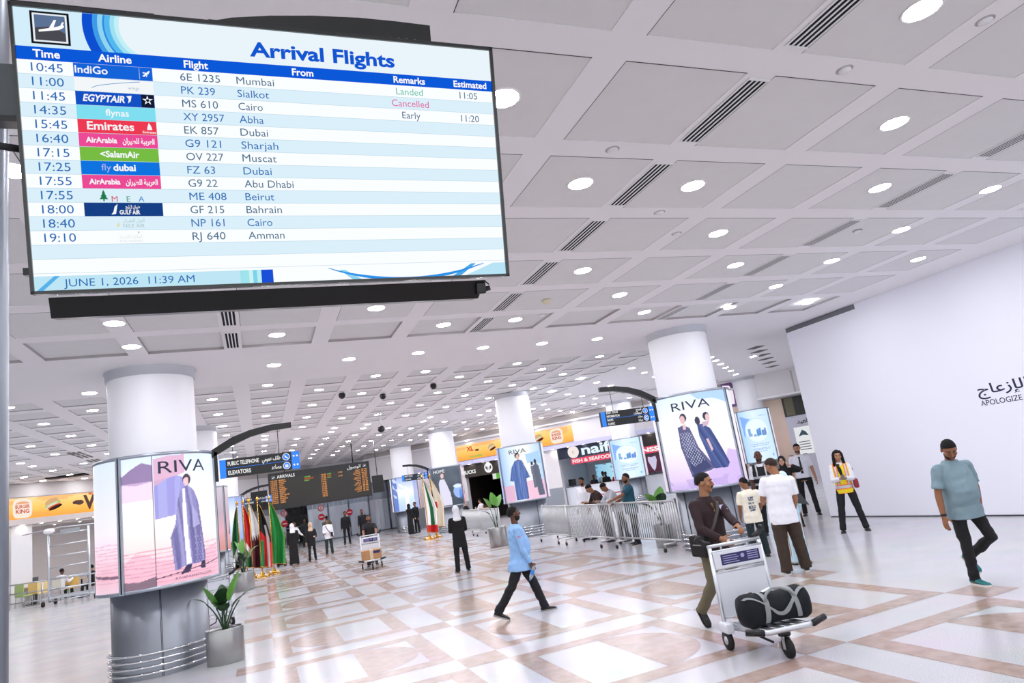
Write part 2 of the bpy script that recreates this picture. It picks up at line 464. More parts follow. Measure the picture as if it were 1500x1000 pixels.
# --- sprinklers, detectors, cameras
for px, py in ((1237, 102), (897, 219), (966, 311), (1256, 338), (991, 342), (1443, 30), (795, 161 + 300)):
    p = at(px, py, ZN); g = MB(); g.lathe([(.045, -.001), (.05, -.012), (.0005, -.014)], WHITE, 20, c=(p.x, p.y, ZN)); g.lathe([(.05, 0), (.062, -.004), (.066, 0)], REVEAL, 20, c=(p.x, p.y, ZN))
    tag(g.build('sprinkler_cover'), 'small round white sprinkler cover on a ceiling beam', 'sprinkler', 'sprinkler covers')
p = at(800, 440, ZN); g = MB(); g.lathe([(.0005, -.05), (.05, -.045), (.065, -.02), (.075, 0)], mat('aged_plastic', '#d9cfae', .5), 20, c=(p.x, p.y, ZN))
tag(g.build('smoke_detector'), 'cream round smoke detector beside the flight screen', 'smoke detector')
for px, py, r, zz in ((558.5, 629, .13, .62), (501, 580, .10, .12), (561, 581, .10, .12), (635, 566, .10, .12)):
    p = at(px, py, ZF - zz); t = thing('dome_camera', '', 'camera', (p.x, p.y, ZF))
    g = MB(); g.cyl((0, 0, 0), (0, 0, -zz + .04), .03 if zz > .3 else .07, WHITE, 12); g.build('mount', t)
    g = MB(); g.ell((0, 0, -zz + .02), (r, r, r), BLACK); g.build('dome', t)
    t['label'] = 'large black dome camera hanging on a stem above the arrivals board' if zz > .3 else 'small black dome camera on the higher ceiling'
    if zz < .3: t['group'] = 'small dome cameras'

# ================================================================== columns and poster drums
COLW = mat('column_white', '#eeeef2', .45, var=.015, scale=3)
COLLAR = mat('collar_grey', '#c9ccd3', .4, .3, var=.03)
CLAD = mat('column_cladding', '#979ca4', .38, .75, var=.05, scale=2)
def column(x, y, ztop, label, name='round_column', r=.65, low=True):
    t = thing(name, label, 'column', (x, y, 0))
    m = MB(); m.lathe([(r, .0), (r, ztop)], COLW, 48); m.build('shaft', t)
    m = MB(); m.lathe([(r + .001, ztop - .15), (r + .028, ztop - .15), (r + .032, ztop - .03), (r + .05, ztop - .02), (r + .05, ztop)], COLLAR, 48); m.build('collar', t)
    if low:
        m = MB(); m.lathe([(r + .03, 0), (r + .03, 1.235), (r, 1.235)], CLAD, 64)
        for a in range(4):
            th = -PI / 2 + .12 + a * PI / 2
            for dd in (-.012, .012):
                m.cyl(((r + .032) * math.cos(th + dd), (r + .032) * math.sin(th + dd), 0), ((r + .032) * math.cos(th + dd), (r + .032) * math.sin(th + dd), 1.23), .004, BLACK, 6)
        m.build('steel_cladding', t)
        for z in (.08, .17, .26, .35):
            m = MB(); m.tube([((r + .085) * math.cos(2 * PI * k / 64), (r + .085) * math.sin(2 * PI * k / 64), z) for k in range(64)], .017, CHROME, 8, closed=True)
            for a in range(8):
                th = a * PI / 4 + .2; m.cyl(((r + .03) * math.cos(th), (r + .03) * math.sin(th), z), ((r + .085) * math.cos(th), (r + .085) * math.sin(th), z), .009, STEEL, 6)
            m.build('bumper_rail', t)
    return t
FRAME = mat('drum_frame', '#a9b0bb', .35, .7, var=.04)
def drum(x, y, label, th0, arts, z0=1.235, z1=3.27, R=.868, glow=.97, res=(170, 190)):
    """three curved backlit prints between posts; th0 = direction of the first post (from -Y towards +X)"""
    t = thing('advertising_drum', label, 'advertising display', (x, y, 0))
    ri = .68
    for za, zb in ((z0, z0 + .05), (z1 - .05, z1)):
        m = MB(); m.lathe([(ri, za), (R + .012, za), (R + .012, zb), (ri, zb), (ri, za)], FRAME, 64); m.build('rim', t)
    for k in range(3):
        a = th0 + k * 2 * PI / 3; px, py = R * math.sin(a), -R * math.cos(a)
        m = MB(); m.box((0, 0, (z0 + z1) / 2), (.075, .06, z1 - z0), FRAME, M=Matrix.Translation((px, py, 0)) @ Matrix.Rotation(a, 4, 'Z'))
        m.cyl((px * 1.03 + .0, py * 1.03, z0 + .02), (px * 1.03, py * 1.03, z1 - .02), .012, BLACK, 8); m.build('post', t)
    fns = []
    for k in range(3):
        a0 = th0 + k * 2 * PI / 3 + .035; da = 2 * PI / 3 - .07; h = z1 - z0 - .1
        def fn(u, v, d=0, a0=a0, da=da, h=h):
            a = a0 + da * u; return ((R + d) * math.sin(a), -(R + d) * math.cos(a), z0 + .05 + h * v)
        art = arts[k]
        if art is None: art = lambda U, V: ramp(V, [(0, (.86, .8, .86)), (1, (.86, .9, .97))])
        nu, nv_ = res if arts[k] is not None else (24, 2)
        o = picture('poster', fn, art, nu, nv_, glow_art('backlit_print', glow), t); o['label'] = 'backlit printed poster'
        fns.append((fn, o))
    return t, fns

def hsv_mix(a, b, t): return tuple(x * (1 - t) + y * t for x, y in zip(a, b))
def art_riva_walk(U, V):                  # a woman in a long coat, dunes, a lilac block of sky
    A = ramp(V, [(0, (.93, .74, .80)), (.14, (.96, .80, .86)), (.3, (.98, .90, .90)), (.5, (.99, .97, .95)), (.75, (.95, .96, .99)), (1, (.86, .92, .99))])
    dune = inpoly(U, V + .02 * wob(U, V, 1.6, 2), [(0, .0), (0, .20), (.1, .27), (.2, .25), (.25, .2), (.5, .17), (1, .27), (1, 0)])
    A = blend(A, dune, (.95, .70, .78), .55)
    for k in range(9):
        y = .03 + .03 * k
        A = blend(A, np.abs(V - y - .012 * wob(U, V * 0, 2.5, k)) < .004, (.82, .55, .66), .55)
    A = blend(A, inpoly(U, V, [(0, 0), (.25, 0), (.25, .075), (.12, .05), (0, .06)]), (.42, .36, .42), .8)
    left = U < .25
    A = blend(A, left & (V > .90 - .10 * np.abs(U - .17) / .17 + .02 * wob(U, V, 3, 4)) & (V < .97), (.62, .50, .66), 0)
    A = blend(A, left & inpoly(U, V, [(0, .86), (.08, .91), (.17, .955), (.25, .93), (.25, .80), (.12, .78), (0, .80)]), (.56, .46, .64), .9)
    A = blend(A, left & (V < .8) & (V > .66), (.93, .78, .92), .6)
    blk = inpoly(U, V, [(.26, .50), (.53, .53), (.545, .79), (.45, .83), (.26, .80)])
    A = blend(A, blk, (.62, .62, .88), .85)
    A = blend(A, blk & (wob(U * 3, V * .2, 2, 9) > .1), (.55, .50, .82), .35)
    A = blend(A, inpoly(U, V + .012 * wob(U, V, 4, 8), [(.26, .98), (.26, .76), (.36, .80), (.45, .83), (.52, .85), (.52, 1), (.4, 1)]), (.86, .66, .78), .85)
    # figure
    blue, dk, wh = (.57, .55, .76), (.42, .40, .60), (.95, .93, .98)
    A = blend(A, inpoly(U, V, [(.505, .735), (.545, .74), (.60, .70), (.645, .60), (.66, .48), (.70, .16), (.69, .125), (.46, .11), (.40, .09), (.375, .35), (.42, .45), (.44, .60), (.47, .70)]), blue)
    A = blend(A, inpoly(U, V, [(.56, .6), (.61, .5), (.66, .48), (.70, .16), (.69, .125), (.56, .12), (.54, .4)]), dk, .75)
    A = blend(A, inpoly(U, V, [(.40, .09), (.375, .35), (.43, .43), (.45, .2), (.45, .1)]), dk, .7)
    coat = inpoly(U, V, [(.505, .735), (.545, .74), (.60, .70), (.645, .60), (.66, .48), (.70, .16), (.69, .125), (.46, .11), (.40, .09), (.375, .35), (.42, .45), (.44, .60), (.47, .70)])
    A = blend(A, coat & (np.sin(U * 95 + 6 * V + 2 * wob(U, V, 1, 7)) > .45), (.68, .66, .84), .55); A = blend(A, coat & (np.sin(U * 70 + 9 * V + 2) > .7), (.38, .37, .58), .45)
    A = blend(A, coat & (V < .34) & (np.sin(U * 210) * np.sin(V * 130) > .6) & (U > .58), (.72, .70, .88), .6)
    A = blend(A, inpoly(U, V, [(.49, .72), (.515, .72), (.52, .5), (.53, .3), (.545, .13), (.50, .12), (.485, .4)]), wh)
    A = blend(A, inpoly(U, V, [(.575, .58), (.63, .5), (.65, .42), (.575, .40)]), (.72, .70, .88), .8)
    A = blend(A, inpoly(U, V, [(.44, .055), (.53, .065), (.55, .12), (.50, .12)]), (.22, .22, .34))
    A = blend(A, inpoly(U, V, [(.63, .075), (.69, .07), (.69, .13), (.65, .13)]), (.22, .22, .34))
    A = blend(A, ellp(U, V, (.535, .79), (.038, .045)), (.30, .24, .30))
    A = blend(A, inpoly(U, V, [(.505, .79), (.53, .81), (.55, .80), (.55, .75), (.52, .735), (.505, .76)]), (.93, .78, .80))
    A = blend(A, ((V - .055 - .10 * (U - .25)) > -.004) & ((V - .055 - .10 * (U - .25)) < .003) & (U > .25), (.35, .25, .35))
    A = blend(A, np.abs(U - .253) < .005, (.35, .32, .42)); return A
def art_riva_left(U, V):
    A = ramp(V, [(0, (.93, .80, .86)), (.12, (.94, .74, .80)), (.3, (.97, .86, .92)), (.45, (.95, .93, .98)), (1, (.86, .91, .98))])
    for k in range(12):
        A = blend(A, np.abs(V - (.08 + .025 * k) - .01 * wob(U, V * 0, 3, k)) < .004, (.85, .62, .72), .5)
    return blend(A, inpoly(U, V, [(0, .13), (.4, .15), (1, .12), (1, .10), (.4, .13), (0, .11)]), (.4, .32, .4), .8)
def art_riva_robe(U, V):                  # blue robe, couple on the right
    A = ramp(U, [(0, (.62, .76, .93)), (.25, (.84, .90, .95)), (.6, (.95, .95, .92)), (1, (.70, .82, .96))])
    A = blend(A, (V < .34) & (U > .5), (.94, .72, .82), .8); A = blend(A, (V < .30) & (U < .28), (.88, .66, .76), .8)
    A = blend(A, inpoly(U, V, [(.60, .82), (.95, .86), (.98, .62), (.62, .66)]), (.62, .78, .95), .8)
    A = blend(A, inpoly(U, V, [(.36, .72), (.44, .75), (.52, .72), (.64, .40), (.56, .38), (.55, .02), (.30, .02), (.30, .36), (.20, .38), (.27, .60)]), (.32, .42, .66))
    A = blend(A, inpoly(U, V, [(.42, .72), (.46, .72), (.47, .02), (.42, .02)]), (.45, .56, .78), .7)
    rb = inpoly(U, V, [(.36, .72), (.44, .75), (.52, .72), (.64, .40), (.56, .38), (.55, .02), (.30, .02), (.30, .36), (.20, .38), (.27, .60)]); A = blend(A, rb & (np.sin(U * 90 + 5 * V) > .4), (.44, .54, .78), .5); A = blend(A, rb & (np.sin(U * 60 - 4 * V + 1) > .75), (.24, .32, .52), .5)
    A = blend(A, ellp(U, V, (.43, .82), (.048, .06)), (.22, .18, .22)); A = blend(A, ellp(U, V, (.44, .795), (.034, .048)), (.86, .70, .66))
    A = blend(A, inpoly(U, V, [(.74, .60), (.82, .64), (.88, .58), (.95, .05), (.78, .05), (.74, .4)]), (.36, .38, .46))
    A = blend(A, ellp(U, V, (.80, .67), (.032, .045)), (.22, .2, .24)); A = blend(A, ellp(U, V, (.715, .64), (.026, .04)), (.25, .22, .26))
    A = blend(A, inpoly(U, V, [(.68, .6), (.74, .6), (.76, .2), (.70, .2)]), (.42, .43, .5)); return A
def art_riva_pair(U, V):                  # two women in dark abayas on a lilac ground
    A = ramp(V, [(0, (.78, .70, .90)), (.10, (.88, .80, .94)), (.28, (.93, .88, .95)), (.45, (.96, .95, .96)), (.8, (.93, .95, .98)), (1, (.86, .92, .98))])
    A = blend(A, inpoly(U, V, [(.52, 1), (1, 1), (1, .86), (.8, .92), (.6, .93)]), (.60, .76, .95), .7)
    A = blend(A, inpoly(U, V + .02 * wob(U, V, 2, 3), [(.55, .0), (1, .0), (1, .34), (.85, .36), (.8, .26), (.55, .14)]), (.82, .72, .93), .9)
    A = blend(A, (V < .1) & (wob(U, V, 4, 5) > .2), (.70, .62, .84), .5)
    nav, pat = (.20, .23, .40), (.36, .36, .52)
    A = blend(A, inpoly(U, V, [(.30, .66), (.37, .68), (.44, .64), (.50, .42), (.64, .20), (.60, .17), (.42, .14), (.36, .12), (.29, .45)]), pat)
    A = blend(A, inpoly(U, V, [(.36, .40), (.46, .42), (.60, .20), (.40, .14), (.36, .2)]), nav, .75)
    spk = inpoly(U, V, [(.31, .60), (.44, .60), (.48, .42), (.54, .28), (.40, .22), (.32, .40)]) & (np.sin(U * 190) * np.sin(V * 160) > .25)
    A = blend(A, spk, (.80, .82, .90), .8)
    A = blend(A, inpoly(U, V, [(.37, .15), (.44, .16), (.42, .05), (.36, .03)]), nav)
    A = blend(A, ellp(U, V, (.385, .755), (.040, .048)), (.24, .22, .30)); A = blend(A, ellp(U, V, (.375, .735), (.030, .045)), (.88, .72, .74))
    A = blend(A, inpoly(U, V, [(.36, .68), (.40, .69), (.40, .63), (.36, .63)]), (.88, .74, .76))
    A = blend(A, inpoly(U, V, [(.53, .66), (.60, .66), (.68, .60), (.84, .22), (.80, .17), (.62, .18), (.58, .35), (.53, .55)]), (.26, .32, .54))
    ab = inpoly(U, V, [(.53, .66), (.60, .66), (.68, .60), (.84, .22), (.80, .17), (.62, .18), (.58, .35), (.53, .55)]); A = blend(A, ab & (np.sin(U * 80 + 38 * V) > .5), (.36, .42, .64), .55); A = blend(A, ab & (np.sin(U * 60 + 28 * V + 2) > .75), (.18, .22, .42), .5)
    A = blend(A, inpoly(U, V, [(.60, .50), (.63, .50), (.66, .38), (.64, .36)]), (.86, .74, .78))
    A = blend(A, ellp(U, V, (.655, .735), (.040, .046)), (.20, .2, .3)); A = blend(A, ellp(U, V, (.67, .72), (.028, .04)), (.88, .74, .76))
    A = blend(A, inpoly(U, V, [(.60, .68), (.68, .68), (.66, .64), (.6, .63)]), (.80, .68, .74)); A = blend(A, ellp(U, V, (.545, .70), (.03, .045)), (.24, .22, .32)); return A
def art_hope(U, V):                       # pale gown before a dark night, lit blue shape
    A = ramp(V, [(0, (.24, .28, .33)), (.5, (.30, .33, .38)), (1, (.36, .40, .45))]); A += .05 * wob(U, V, 2, 3)[..., None]
    A = blend(A, ellp(U, V, (.84, .34), (.17, .17)), (.62, .74, .95), .9); A = blend(A, ellp(U, V, (.84, .48), (.16, .05)), (.85, .92, .99), .9)
    A = blend(A, ellp(U, V, (.93, .26), (.07, .14)), (.32, .48, .82), .7)
    A = blend(A, inpoly(U, V, [(.31, .70), (.44, .70), (.50, .55), (.58, .30), (.60, .02), (.28, .02), (.26, .4), (.27, .6)]), (.84, .83, .90))
    A = blend(A, ellp(U, V, (.39, .80), (.075, .085)), (.38, .32, .32)); A = blend(A, ellp(U, V, (.39, .785), (.05, .065)), (.84, .74, .74))
    return A
def art_info(U, V):                       # pale blue notice with a white disc and a skyline
    A = ramp(U, [(0, (.66, .80, .96)), (.5, (.86, .93, .98)), (1, (.78, .89, .98))])
    A = blend(A, inpoly(U, V, [(.08, .92), (.5, .80), (.22, .66), (.12, .45)]), (.45, .62, .92), .8)
    A = blend(A, ellp(U, V, (.52, .60), (.34, .24)), (.90, .96, 1.0), .9)
    A = blend(A, ellp(U, V, (.52, .60), (.34, .24)) & ~ellp(U, V, (.53, .6), (.32, .225)), (.74, .86, .97))
    rs = np.random.RandomState(4)
    for k in range(16):
        x = .28 + .5 * rs.rand(); w = .015 + .03 * rs.rand(); y = .48 + .03 * rs.rand(); h = .03 + .13 * rs.rand()
        A = blend(A, (np.abs(U - x) < w) & (V > y) & (V < y + h), (.20 + .3 * rs.rand(), .42 + .2 * rs.rand(), .78), .8)
    for k, (y, a, b) in enumerate(((.33, .25, .8), (.30, .3, .76), (.245, .3, .8), (.22, .32, .78), (.19, .4, .7), (.88, .66, .9))):
        A = blend(A, (np.abs(V - y) < .006) & (U > a) & (U < b) & (np.sin(U * 260 + k) > -.5), (.30, .48, .76), .8)
    return blend(A, ellp(U, V, (.87, .10), (.03, .03)), (.55, .7, .92))
def art_beach(U, V):
    A = ramp(V, [(0, (.72, .80, .93)), (.3, (.80, .88, .97)), (.55, (.95, .96, .99)), (1, (.66, .74, .95))])
    A = blend(A, U < .22, (.34, .46, .78), .85); A = blend(A, wob(U, V * 2, 2, 6) > .28, (.97, .97, .99), .7)
    A = blend(A, inpoly(U, V, [(.48, .70), (.53, .74), (.58, .6), (.60, .05), (.46, .05)]), (.97, .97, .98)); return blend(A, (U > .78), (.55, .60, .80), .6)
def art_brown(U, V):
    A = ramp(V, [(0, (.80, .56, .52)), (.3, (.86, .66, .70)), (.6, (.74, .66, .72)), (1, (.80, .76, .80))])
    return blend(A, inpoly(U, V, [(.1, .25), (.3, .9), (.5, .6), (.45, .25)]), (.42, .38, .44), .85)

column(-1.56, 12.6, ZN, 'white round column above the near left poster drum')
column(9.05, 12.5, ZN, 'white round column above the poster drum with two women')
column(9.18, 23.6, ZF, 'white round column behind the blue robe poster')
column(9.15, 34.6, ZF, 'white round column above the dark poster with a pale gown')
column(-1.78, 23.95, ZF, 'white round column half hidden behind the near left column')
column(8.35, 41.6, ZF, 'white round column farthest back, above the blue beach poster')
column(17.75, 30.6, ZF, 'white round column right of the food shop sign')
column(22.55, 26.4, ZF, 'white round column beside the beige wall near the hoarding', r=.6)
column(-1.5, 34.6, ZF, 'white round column behind the row of flags')
NAVY = mat('print_ink', '#1a2440', .4, var=0)
LETW = emis('white_letters', '#f6f8fa', 1.0)
d1, f1 = drum(-1.56, 12.6, 'near left poster drum with a woman in a long lilac coat', math.radians(-27), (art_riva_walk, None, art_riva_left))
m = MB(); text(m, 'RIVA', f1[0][0], NAVY, .30, .855, .095, w=.44, d=.008); text(m, 'RIVAFASHION.COM', f1[0][0], mat('print_mauve', '#7d5f78', .5, var=0), .40, .022, .019, w=.36, d=.006); m.build('lettering', f1[0][1])
d3, f3 = drum(9.05, 12.5, 'tall poster drum with two women in dark abayas, behind the trolley man', math.radians(-96), (art_riva_pair, None, None))
m = MB(); text(m, 'RIVA', f3[0][0], NAVY, .27, .84, .088, w=.46, d=.008); m.build('lettering', f3[0][1])
d2, f2 = drum(9.18, 23.6, 'poster drum with a woman in a blue robe, behind the wheeled barriers', math.radians(-82), (art_riva_robe, None, art_beach), res=(80, 100))
m = MB(); text(m, 'RIVA', f2[0][0], NAVY, .27, .86, .075, w=.36, d=.008); m.build('lettering', f2[0][1])
d4, f4 = drum(9.15, 34.6, 'dark poster drum with a pale gown, left of the coffee shop', math.radians(-75), (art_hope, art_brown, art_beach), res=(70, 80), glow=.9)
m = MB(); text(m, 'HOPE', f4[0][0], LETW, .12, .87, .075, w=.36, bold=.01, d=.008); m.build('lettering', f4[0][1])
drum(-1.78, 23.95, 'brownish poster drum partly hidden behind the near left drum', math.radians(-60), (art_brown, art_brown, art_beach), res=(50, 60), glow=.6)
drum(8.35, 41.6, 'poster drum with a blue beach picture behind the two guards', math.radians(-70), (art_beach, art_brown, None), res=(50, 60))
d7, f7 = drum(17.75, 30.6, 'pale blue notice drum right of the food shop sign', math.radians(-95), (art_info, None, None), res=(70, 90))
drum(22.55, 26.4, 'pale blue notice drum beside the beige wall near the hoarding', math.radians(-100), (art_info, None, None), z0=1.1, z1=3.6, R=.80, res=(70, 90))
drum(-1.5, 34.6, 'lilac poster drum behind the row of flags', math.radians(-60), (art_beach, art_beach, None), res=(40, 40))

# ================================================================== right-hand hoarding
HOARD = mat('hoarding_sheet', '#f0f1fa', .6, var=.035, scale=.6)
h = MB()
h.box((12.86, 2.45, ZN / 2), (.12, 16.9, ZN), HOARD); h.box((12.86, 11.985, 2.3), (.12, 2.17, 4.6), HOARD)
struct(h.build('wall_right'))
h = MB(); h.box((12.85, 11.985, 4.655), (.10, 2.17, .11), mat('channel_grey', '#77797f', .5, .4)); struct(h.build('trim_1'))
h = MB(); h.box((12.792, 3.55, .012), (.012, 19.0, .024), mat('kick_dark', '#3a3a40', .7)); struct(h.build('baseboard_right'))
HT = mat('notice_ink', '#15173f', .5, var=0)
pa = atX(1437, 592, 12.8); pb = atX(1436, 585, 12.8)
hf = lambda x, y, d: (12.8 - d, pa.y - x, y)
m = MB()
text(m, 'APOLOGIZE FOR THE', hf, HT, 0, pa.z - .035, .095, bold=.008); text(m, arabic('الإزعاج'), hf, HT, .0, pb.z + .09, .17, w=.92, bold=.012)
tag(m.build('notice_lettering'), 'dark blue apology lettering in two scripts on the white hoarding', 'lettering')
# ================================================================== the flight screen by the camera
BEZ = mat('screen_bezel', '#08090b', .25, var=0, coat=.4)
def tvmat():
    X = Vector((1, .001, .0045)).normalized(); U = Vector((-.004, -.219, .976)).normalized(); N = X.cross(U).normalized(); U = N.cross(X)
    o = Vector((-.4745, 1.828, 2.609))
    return Matrix(((X.x, U.x, N.x, o.x), (X.y, U.y, N.y, o.y), (X.z, U.z, N.z, o.z), (0, 0, 0, 1)))
tv = thing('flight_information_screen', 'large lit arrivals flight screen hanging close overhead', 'screen', matrix=tvmat())
W, Hh = 1.24, .707
b = MB()
b.box((W / 2, .004, -.012), (W, .008, .03), BEZ); b.box((W / 2, Hh - .005, -.012), (W, .010, .03), BEZ)
b.box((.004, Hh / 2, -.012), (.008, Hh, .03), BEZ); b.box((W - .005, Hh / 2, -.012), (.010, Hh, .03), BEZ)
b.box((W / 2, Hh / 2, -.035), (W - .004, Hh - .004, .04), BEZ); b.box((W / 2, Hh / 2 - .05, -.08), (W * .7, Hh * .6, .06), BEZ, bev=.01)
b.build('casing', tv)
E_ = lambda n, c, s=1.0: emis('screen_' + n, c, s)
sf = lambda x, y, d: (x, y, -.004 + d)
def srect(x0, y0, x1, y1, m, d): scr.quad(sf(x0, y0, d), sf(x1, y0, d), sf(x1, y1, d), sf(x0, y1, d), m)
scr = MB()
WH, PALE = E_('white', '#f6f9fb', 1.05), E_('pale', '#d9eef8', 1.02)
HB_, TXT, LINE = E_('header', '#0b58d8'), E_('text', '#2c6fb8'), E_('line', '#b6d3e3')
srect(.008, .008, 1.230, .697, WH, 0)
srect(.008, .602, .5, .697, E_('head_pale', '#d4eefb'), .0003)
for r_, c0, c1 in ((.20, '#2f86dd', None),): pass
cx, cy = .31, .672
def ring(r0, r1, m, d):
    def arc(r): return [(cx - r * math.cos(t), cy + r * math.sin(t)) for t in np.linspace(-math.asin(.0695 / r), math.asin(.0245 / r), 24)]
    a, c = arc(r0), arc(r1)
    for i in range(23):
        scr.quad(sf(*a[i], d), sf(*a[i + 1], d), sf(*c[i + 1], d), sf(*c[i], d), m)
for r1, r0, c in ((.160, .138, '#0d4fd0'), (.138, .127, '#3f9be6'), (.127, .116, '#8fd4f2'), (.116, .112, '#2d8be0'), (.112, .100, '#55b8ee'), (.100, .090, '#9fe0f4'), (.090, .08, '#c3f0f6')):
    ring(r0, r1, E_('ring' + c, c), .0006)
def fillr(r, m, d):
    a = [(cx - r * math.cos(t), cy + r * math.sin(t)) for t in np.linspace(-math.asin(min(1, .0695 / r)), math.asin(min(1, .0245 / r)), 24)]
    scr.add([sf(*p, d) for p in a] + [sf(.50, .6965, d), sf(.50, .6025, d)], [tuple(range(26))], m)
fillr(.08, E_('head_white', '#eaf5fb'), .0007)
srect(.5, .602, 1.230, .697, E_('head_white', '#eaf5fb'), .0004)
# pictogram of an arriving aircraft
srect(.041, .611, .123, .691, E_('icon_dark', '#15171c'), .001); srect(.046, .616, .118, .686, E_('icon_edge', '#e8eef5'), .0013)
srect(.050, .620, .114, .682, E_('icon_sky', '#5c7396'), .0016)
scr.poly([(.050, .620), (.114, .620), (.114, .640), (.085, .655), (.050, .650)], sf, E_('icon_ground', '#4a4a52'), .0018)
icw = E_('icon_white', '#ffffff')
scr.poly([(.058, .640), (.100, .648), (.110, .654), (.112, .660), (.106, .660), (.095, .655), (.058, .645)], sf, icw, .002)
scr.poly([(.078, .648), (.088, .650), (.096, .672), (.091, .672)], sf, icw, .0021); scr.poly([(.102, .655), (.107, .656), (.112, .668), (.108, .668)], sf, icw, .0021)
srect(.008, .5705, 1.230, .603, HB_, .0012)
for s_, x in (('Time', .070), ('Airline', .216), ('Flight', .402), ('From', .671), ('Remarks', .972), ('Estimated', 1.160)):
    text(scr, s_, sf, E_('head_text', '#ffffff'), x, .5775, .0185, align='C', bold=.022, d=.0022)
text(scr, 'Arrival Flights', sf, E_('title', '#1257d2'), .537, .622, .037, w=.395, bold=.03, d=.0022)
RH, Y0 = .0347, .5705
for k in range(15):
    y1 = Y0 - RH * k; y0 = y1 - RH
    if k % 2: srect(.008, y0, 1.230, y1, PALE, .0006)
    srect(.008, y0 - .0004, 1.230, y0 + .0006, LINE, .0009)
rows = [('10:45', '6E 1235', 'Mumbai', 'Landed', '11:05'), ('11:00', 'PK 239', 'Sialkot', 'Cancelled', ''), ('11:45', 'MS 610', 'Cairo', 'Early', '11:20'),
        ('14:35', 'XY 2957', 'Abha', '', ''), ('15:45', 'EK 857', 'Dubai', '', ''), ('16:40', 'G9 121', 'Sharjah', '', ''), ('17:15', 'OV 227', 'Muscat', '', ''),
        ('17:25', 'FZ 63', 'Dubai', '', ''), ('17:55', 'G9 22', 'Abu Dhabi', '', ''), ('17:55', 'ME 408', 'Beirut', '', ''), ('18:00', 'GF 215', 'Bahrain', '', ''),
        ('18:40', 'NP 161', 'Cairo', '', ''), ('19:10', 'RJ 640', 'Amman', '', '')]
TD = E_('text_dark', '#4a6f8c')
for k, (a, f, c, r_, e) in enumerate(rows):
    y = Y0 - RH * k - .0275
    text(scr, a, sf, TXT, .036, y, .0205, w=.066, d=.0022)
    text(scr, f, sf, TD if k % 2 == 0 else TXT, .362, y, .0195, w=(59, 50, 53, 61, 51, 53, 55, 41, 43, 55, 50, 49, 49)[k] * .00162, d=.0022)
    text(scr, c, sf, TD if k % 2 == 0 else TXT, .498, y, .0195, w=(56, 47, 36, 36, 41, 55, 51, 42, 74, 43, 53, 37, 54)[k] * .0017, d=.0022)
    if r_: text(scr, r_, sf, {'Landed': E_('green', '#5fc3a8'), 'Cancelled': E_('pink', '#e2599f')}.get(r_, E_('slate', '#50708e')), .970, y, .0195, align='C', d=.0022)
    if e: text(scr, e, sf, TD, 1.152, y, .0195, align='C', d=.0022)
def logo(k, c):
    y1 = Y0 - RH * k; 
    if c: srect(.124, y1 - RH + .0005, .298, y1 - .0005, E_('logo' + c, c), .0014)
    return y1 - RH
LW = E_('logo_white', '#f7f9fc')
y = logo(0, '#1463d8'); text(scr, 'IndiGo', sf, LW, .127, y + .010, .018, bold=.015, d=.0022); srect(.268, y + .003, .2686, y + .032, LW, .0021)
scr.poly([(.275, y + .012), (.290, y + .026), (.293, y + .024), (.279, y + .010)], sf, LW, .0021); scr.poly([(.276, y + .022), (.290, y + .020), (.290, y + .018), (.276, y + .019)], sf, LW, .0021); scr.poly([(.285, y + .010), (.288, y + .022), (.286, y + .023), (.283, y + .010)], sf, LW, .0021)
y = logo(1, '#f3f7fa')
for i in range(12):
    x0, x1 = .16 + i * .009, .169 + i * .009; g0, g1 = (i / 12), ((i + 1) / 12)
    scr.poly([(x0, y + .008 + .022 * (g0 ** .6)), (x1, y + .008 + .022 * (g1 ** .6)), (x1, y + .0095 + .022 * (g1 ** .6)), (x0, y + .0095 + .022 * (g0 ** .6))], sf, E_('pk_stroke', '#3d8ac6'), .0021)
text(scr, 'wings', sf, E_('pk_grey', '#a9bccb'), .240, y + .010, .008, d=.0022)
y = logo(2, '#1250c4'); text(scr, 'EGYPTAIR', sf, LW, .139, y + .010, .0165, w=.092, bold=.03, shear=.25, d=.0022)
scr.poly([(.235, y + .027), (.247, y + .029), (.244, y + .015), (.238, y + .009), (.240, y + .020)], sf, LW, .0021); srect(.268, y + .001, .297, y + .034, E_('sq_dark', '#141a33'), .0018)
for q in range(5):
    a = q * 2 * PI / 5 + PI / 2; scr.poly([(.2825 + .004 * math.cos(a - .6), y + .019 + .004 * math.sin(a - .6)), (.2825 + .0125 * math.cos(a), y + .019 + .0125 * math.sin(a)), (.2825 + .005 * math.cos(a + .7), y + .019 + .005 * math.sin(a + .7))], sf, LW, .0022)
y = logo(3, '#7fdff0'); text(scr, 'flynas', sf, LW, .212, y + .010, .016, align='C', bold=.012, d=.0022)
y = logo(4, '#ee3a52'); text(scr, 'Emirates', sf, LW, .144, y + .009, .0195, w=.103, bold=.02, d=.0022); text(scr, 'Emirates', sf, LW, .266, y + .004, .006, w=.030, bold=.01, d=.0022)
scr.poly([(.276, y + .013), (.288, y + .013), (.286, y + .022), (.281, y + .031), (.278, y + .022)], sf, LW, .0021)
for k in (5, 8):
    y = logo(k, '#ec4a97'); text(scr, 'AirArabia', sf, LW, .139, y + .011, .013, w=.068, bold=.03, d=.0022); text(scr, arabic('العربية للطيران'), sf, LW, .219, y + .011, .013, w=.072, bold=.03, d=.0022)
y = logo(6, '#78bd43'); text(scr, '<SalamAir', sf, LW, .168, y + .010, .015, w=.086, bold=.03, d=.0022)
y = logo(7, '#0f73e0'); text(scr, 'fly', sf, E_('lilac', '#a9b4f2'), .168, y + .011, .016, d=.0022); text(scr, 'dubai', sf, LW, .194, y + .011, .016, bold=.03, d=.0022)
y = logo(9, None); GRN = E_('cedar', '#1f7a4d')
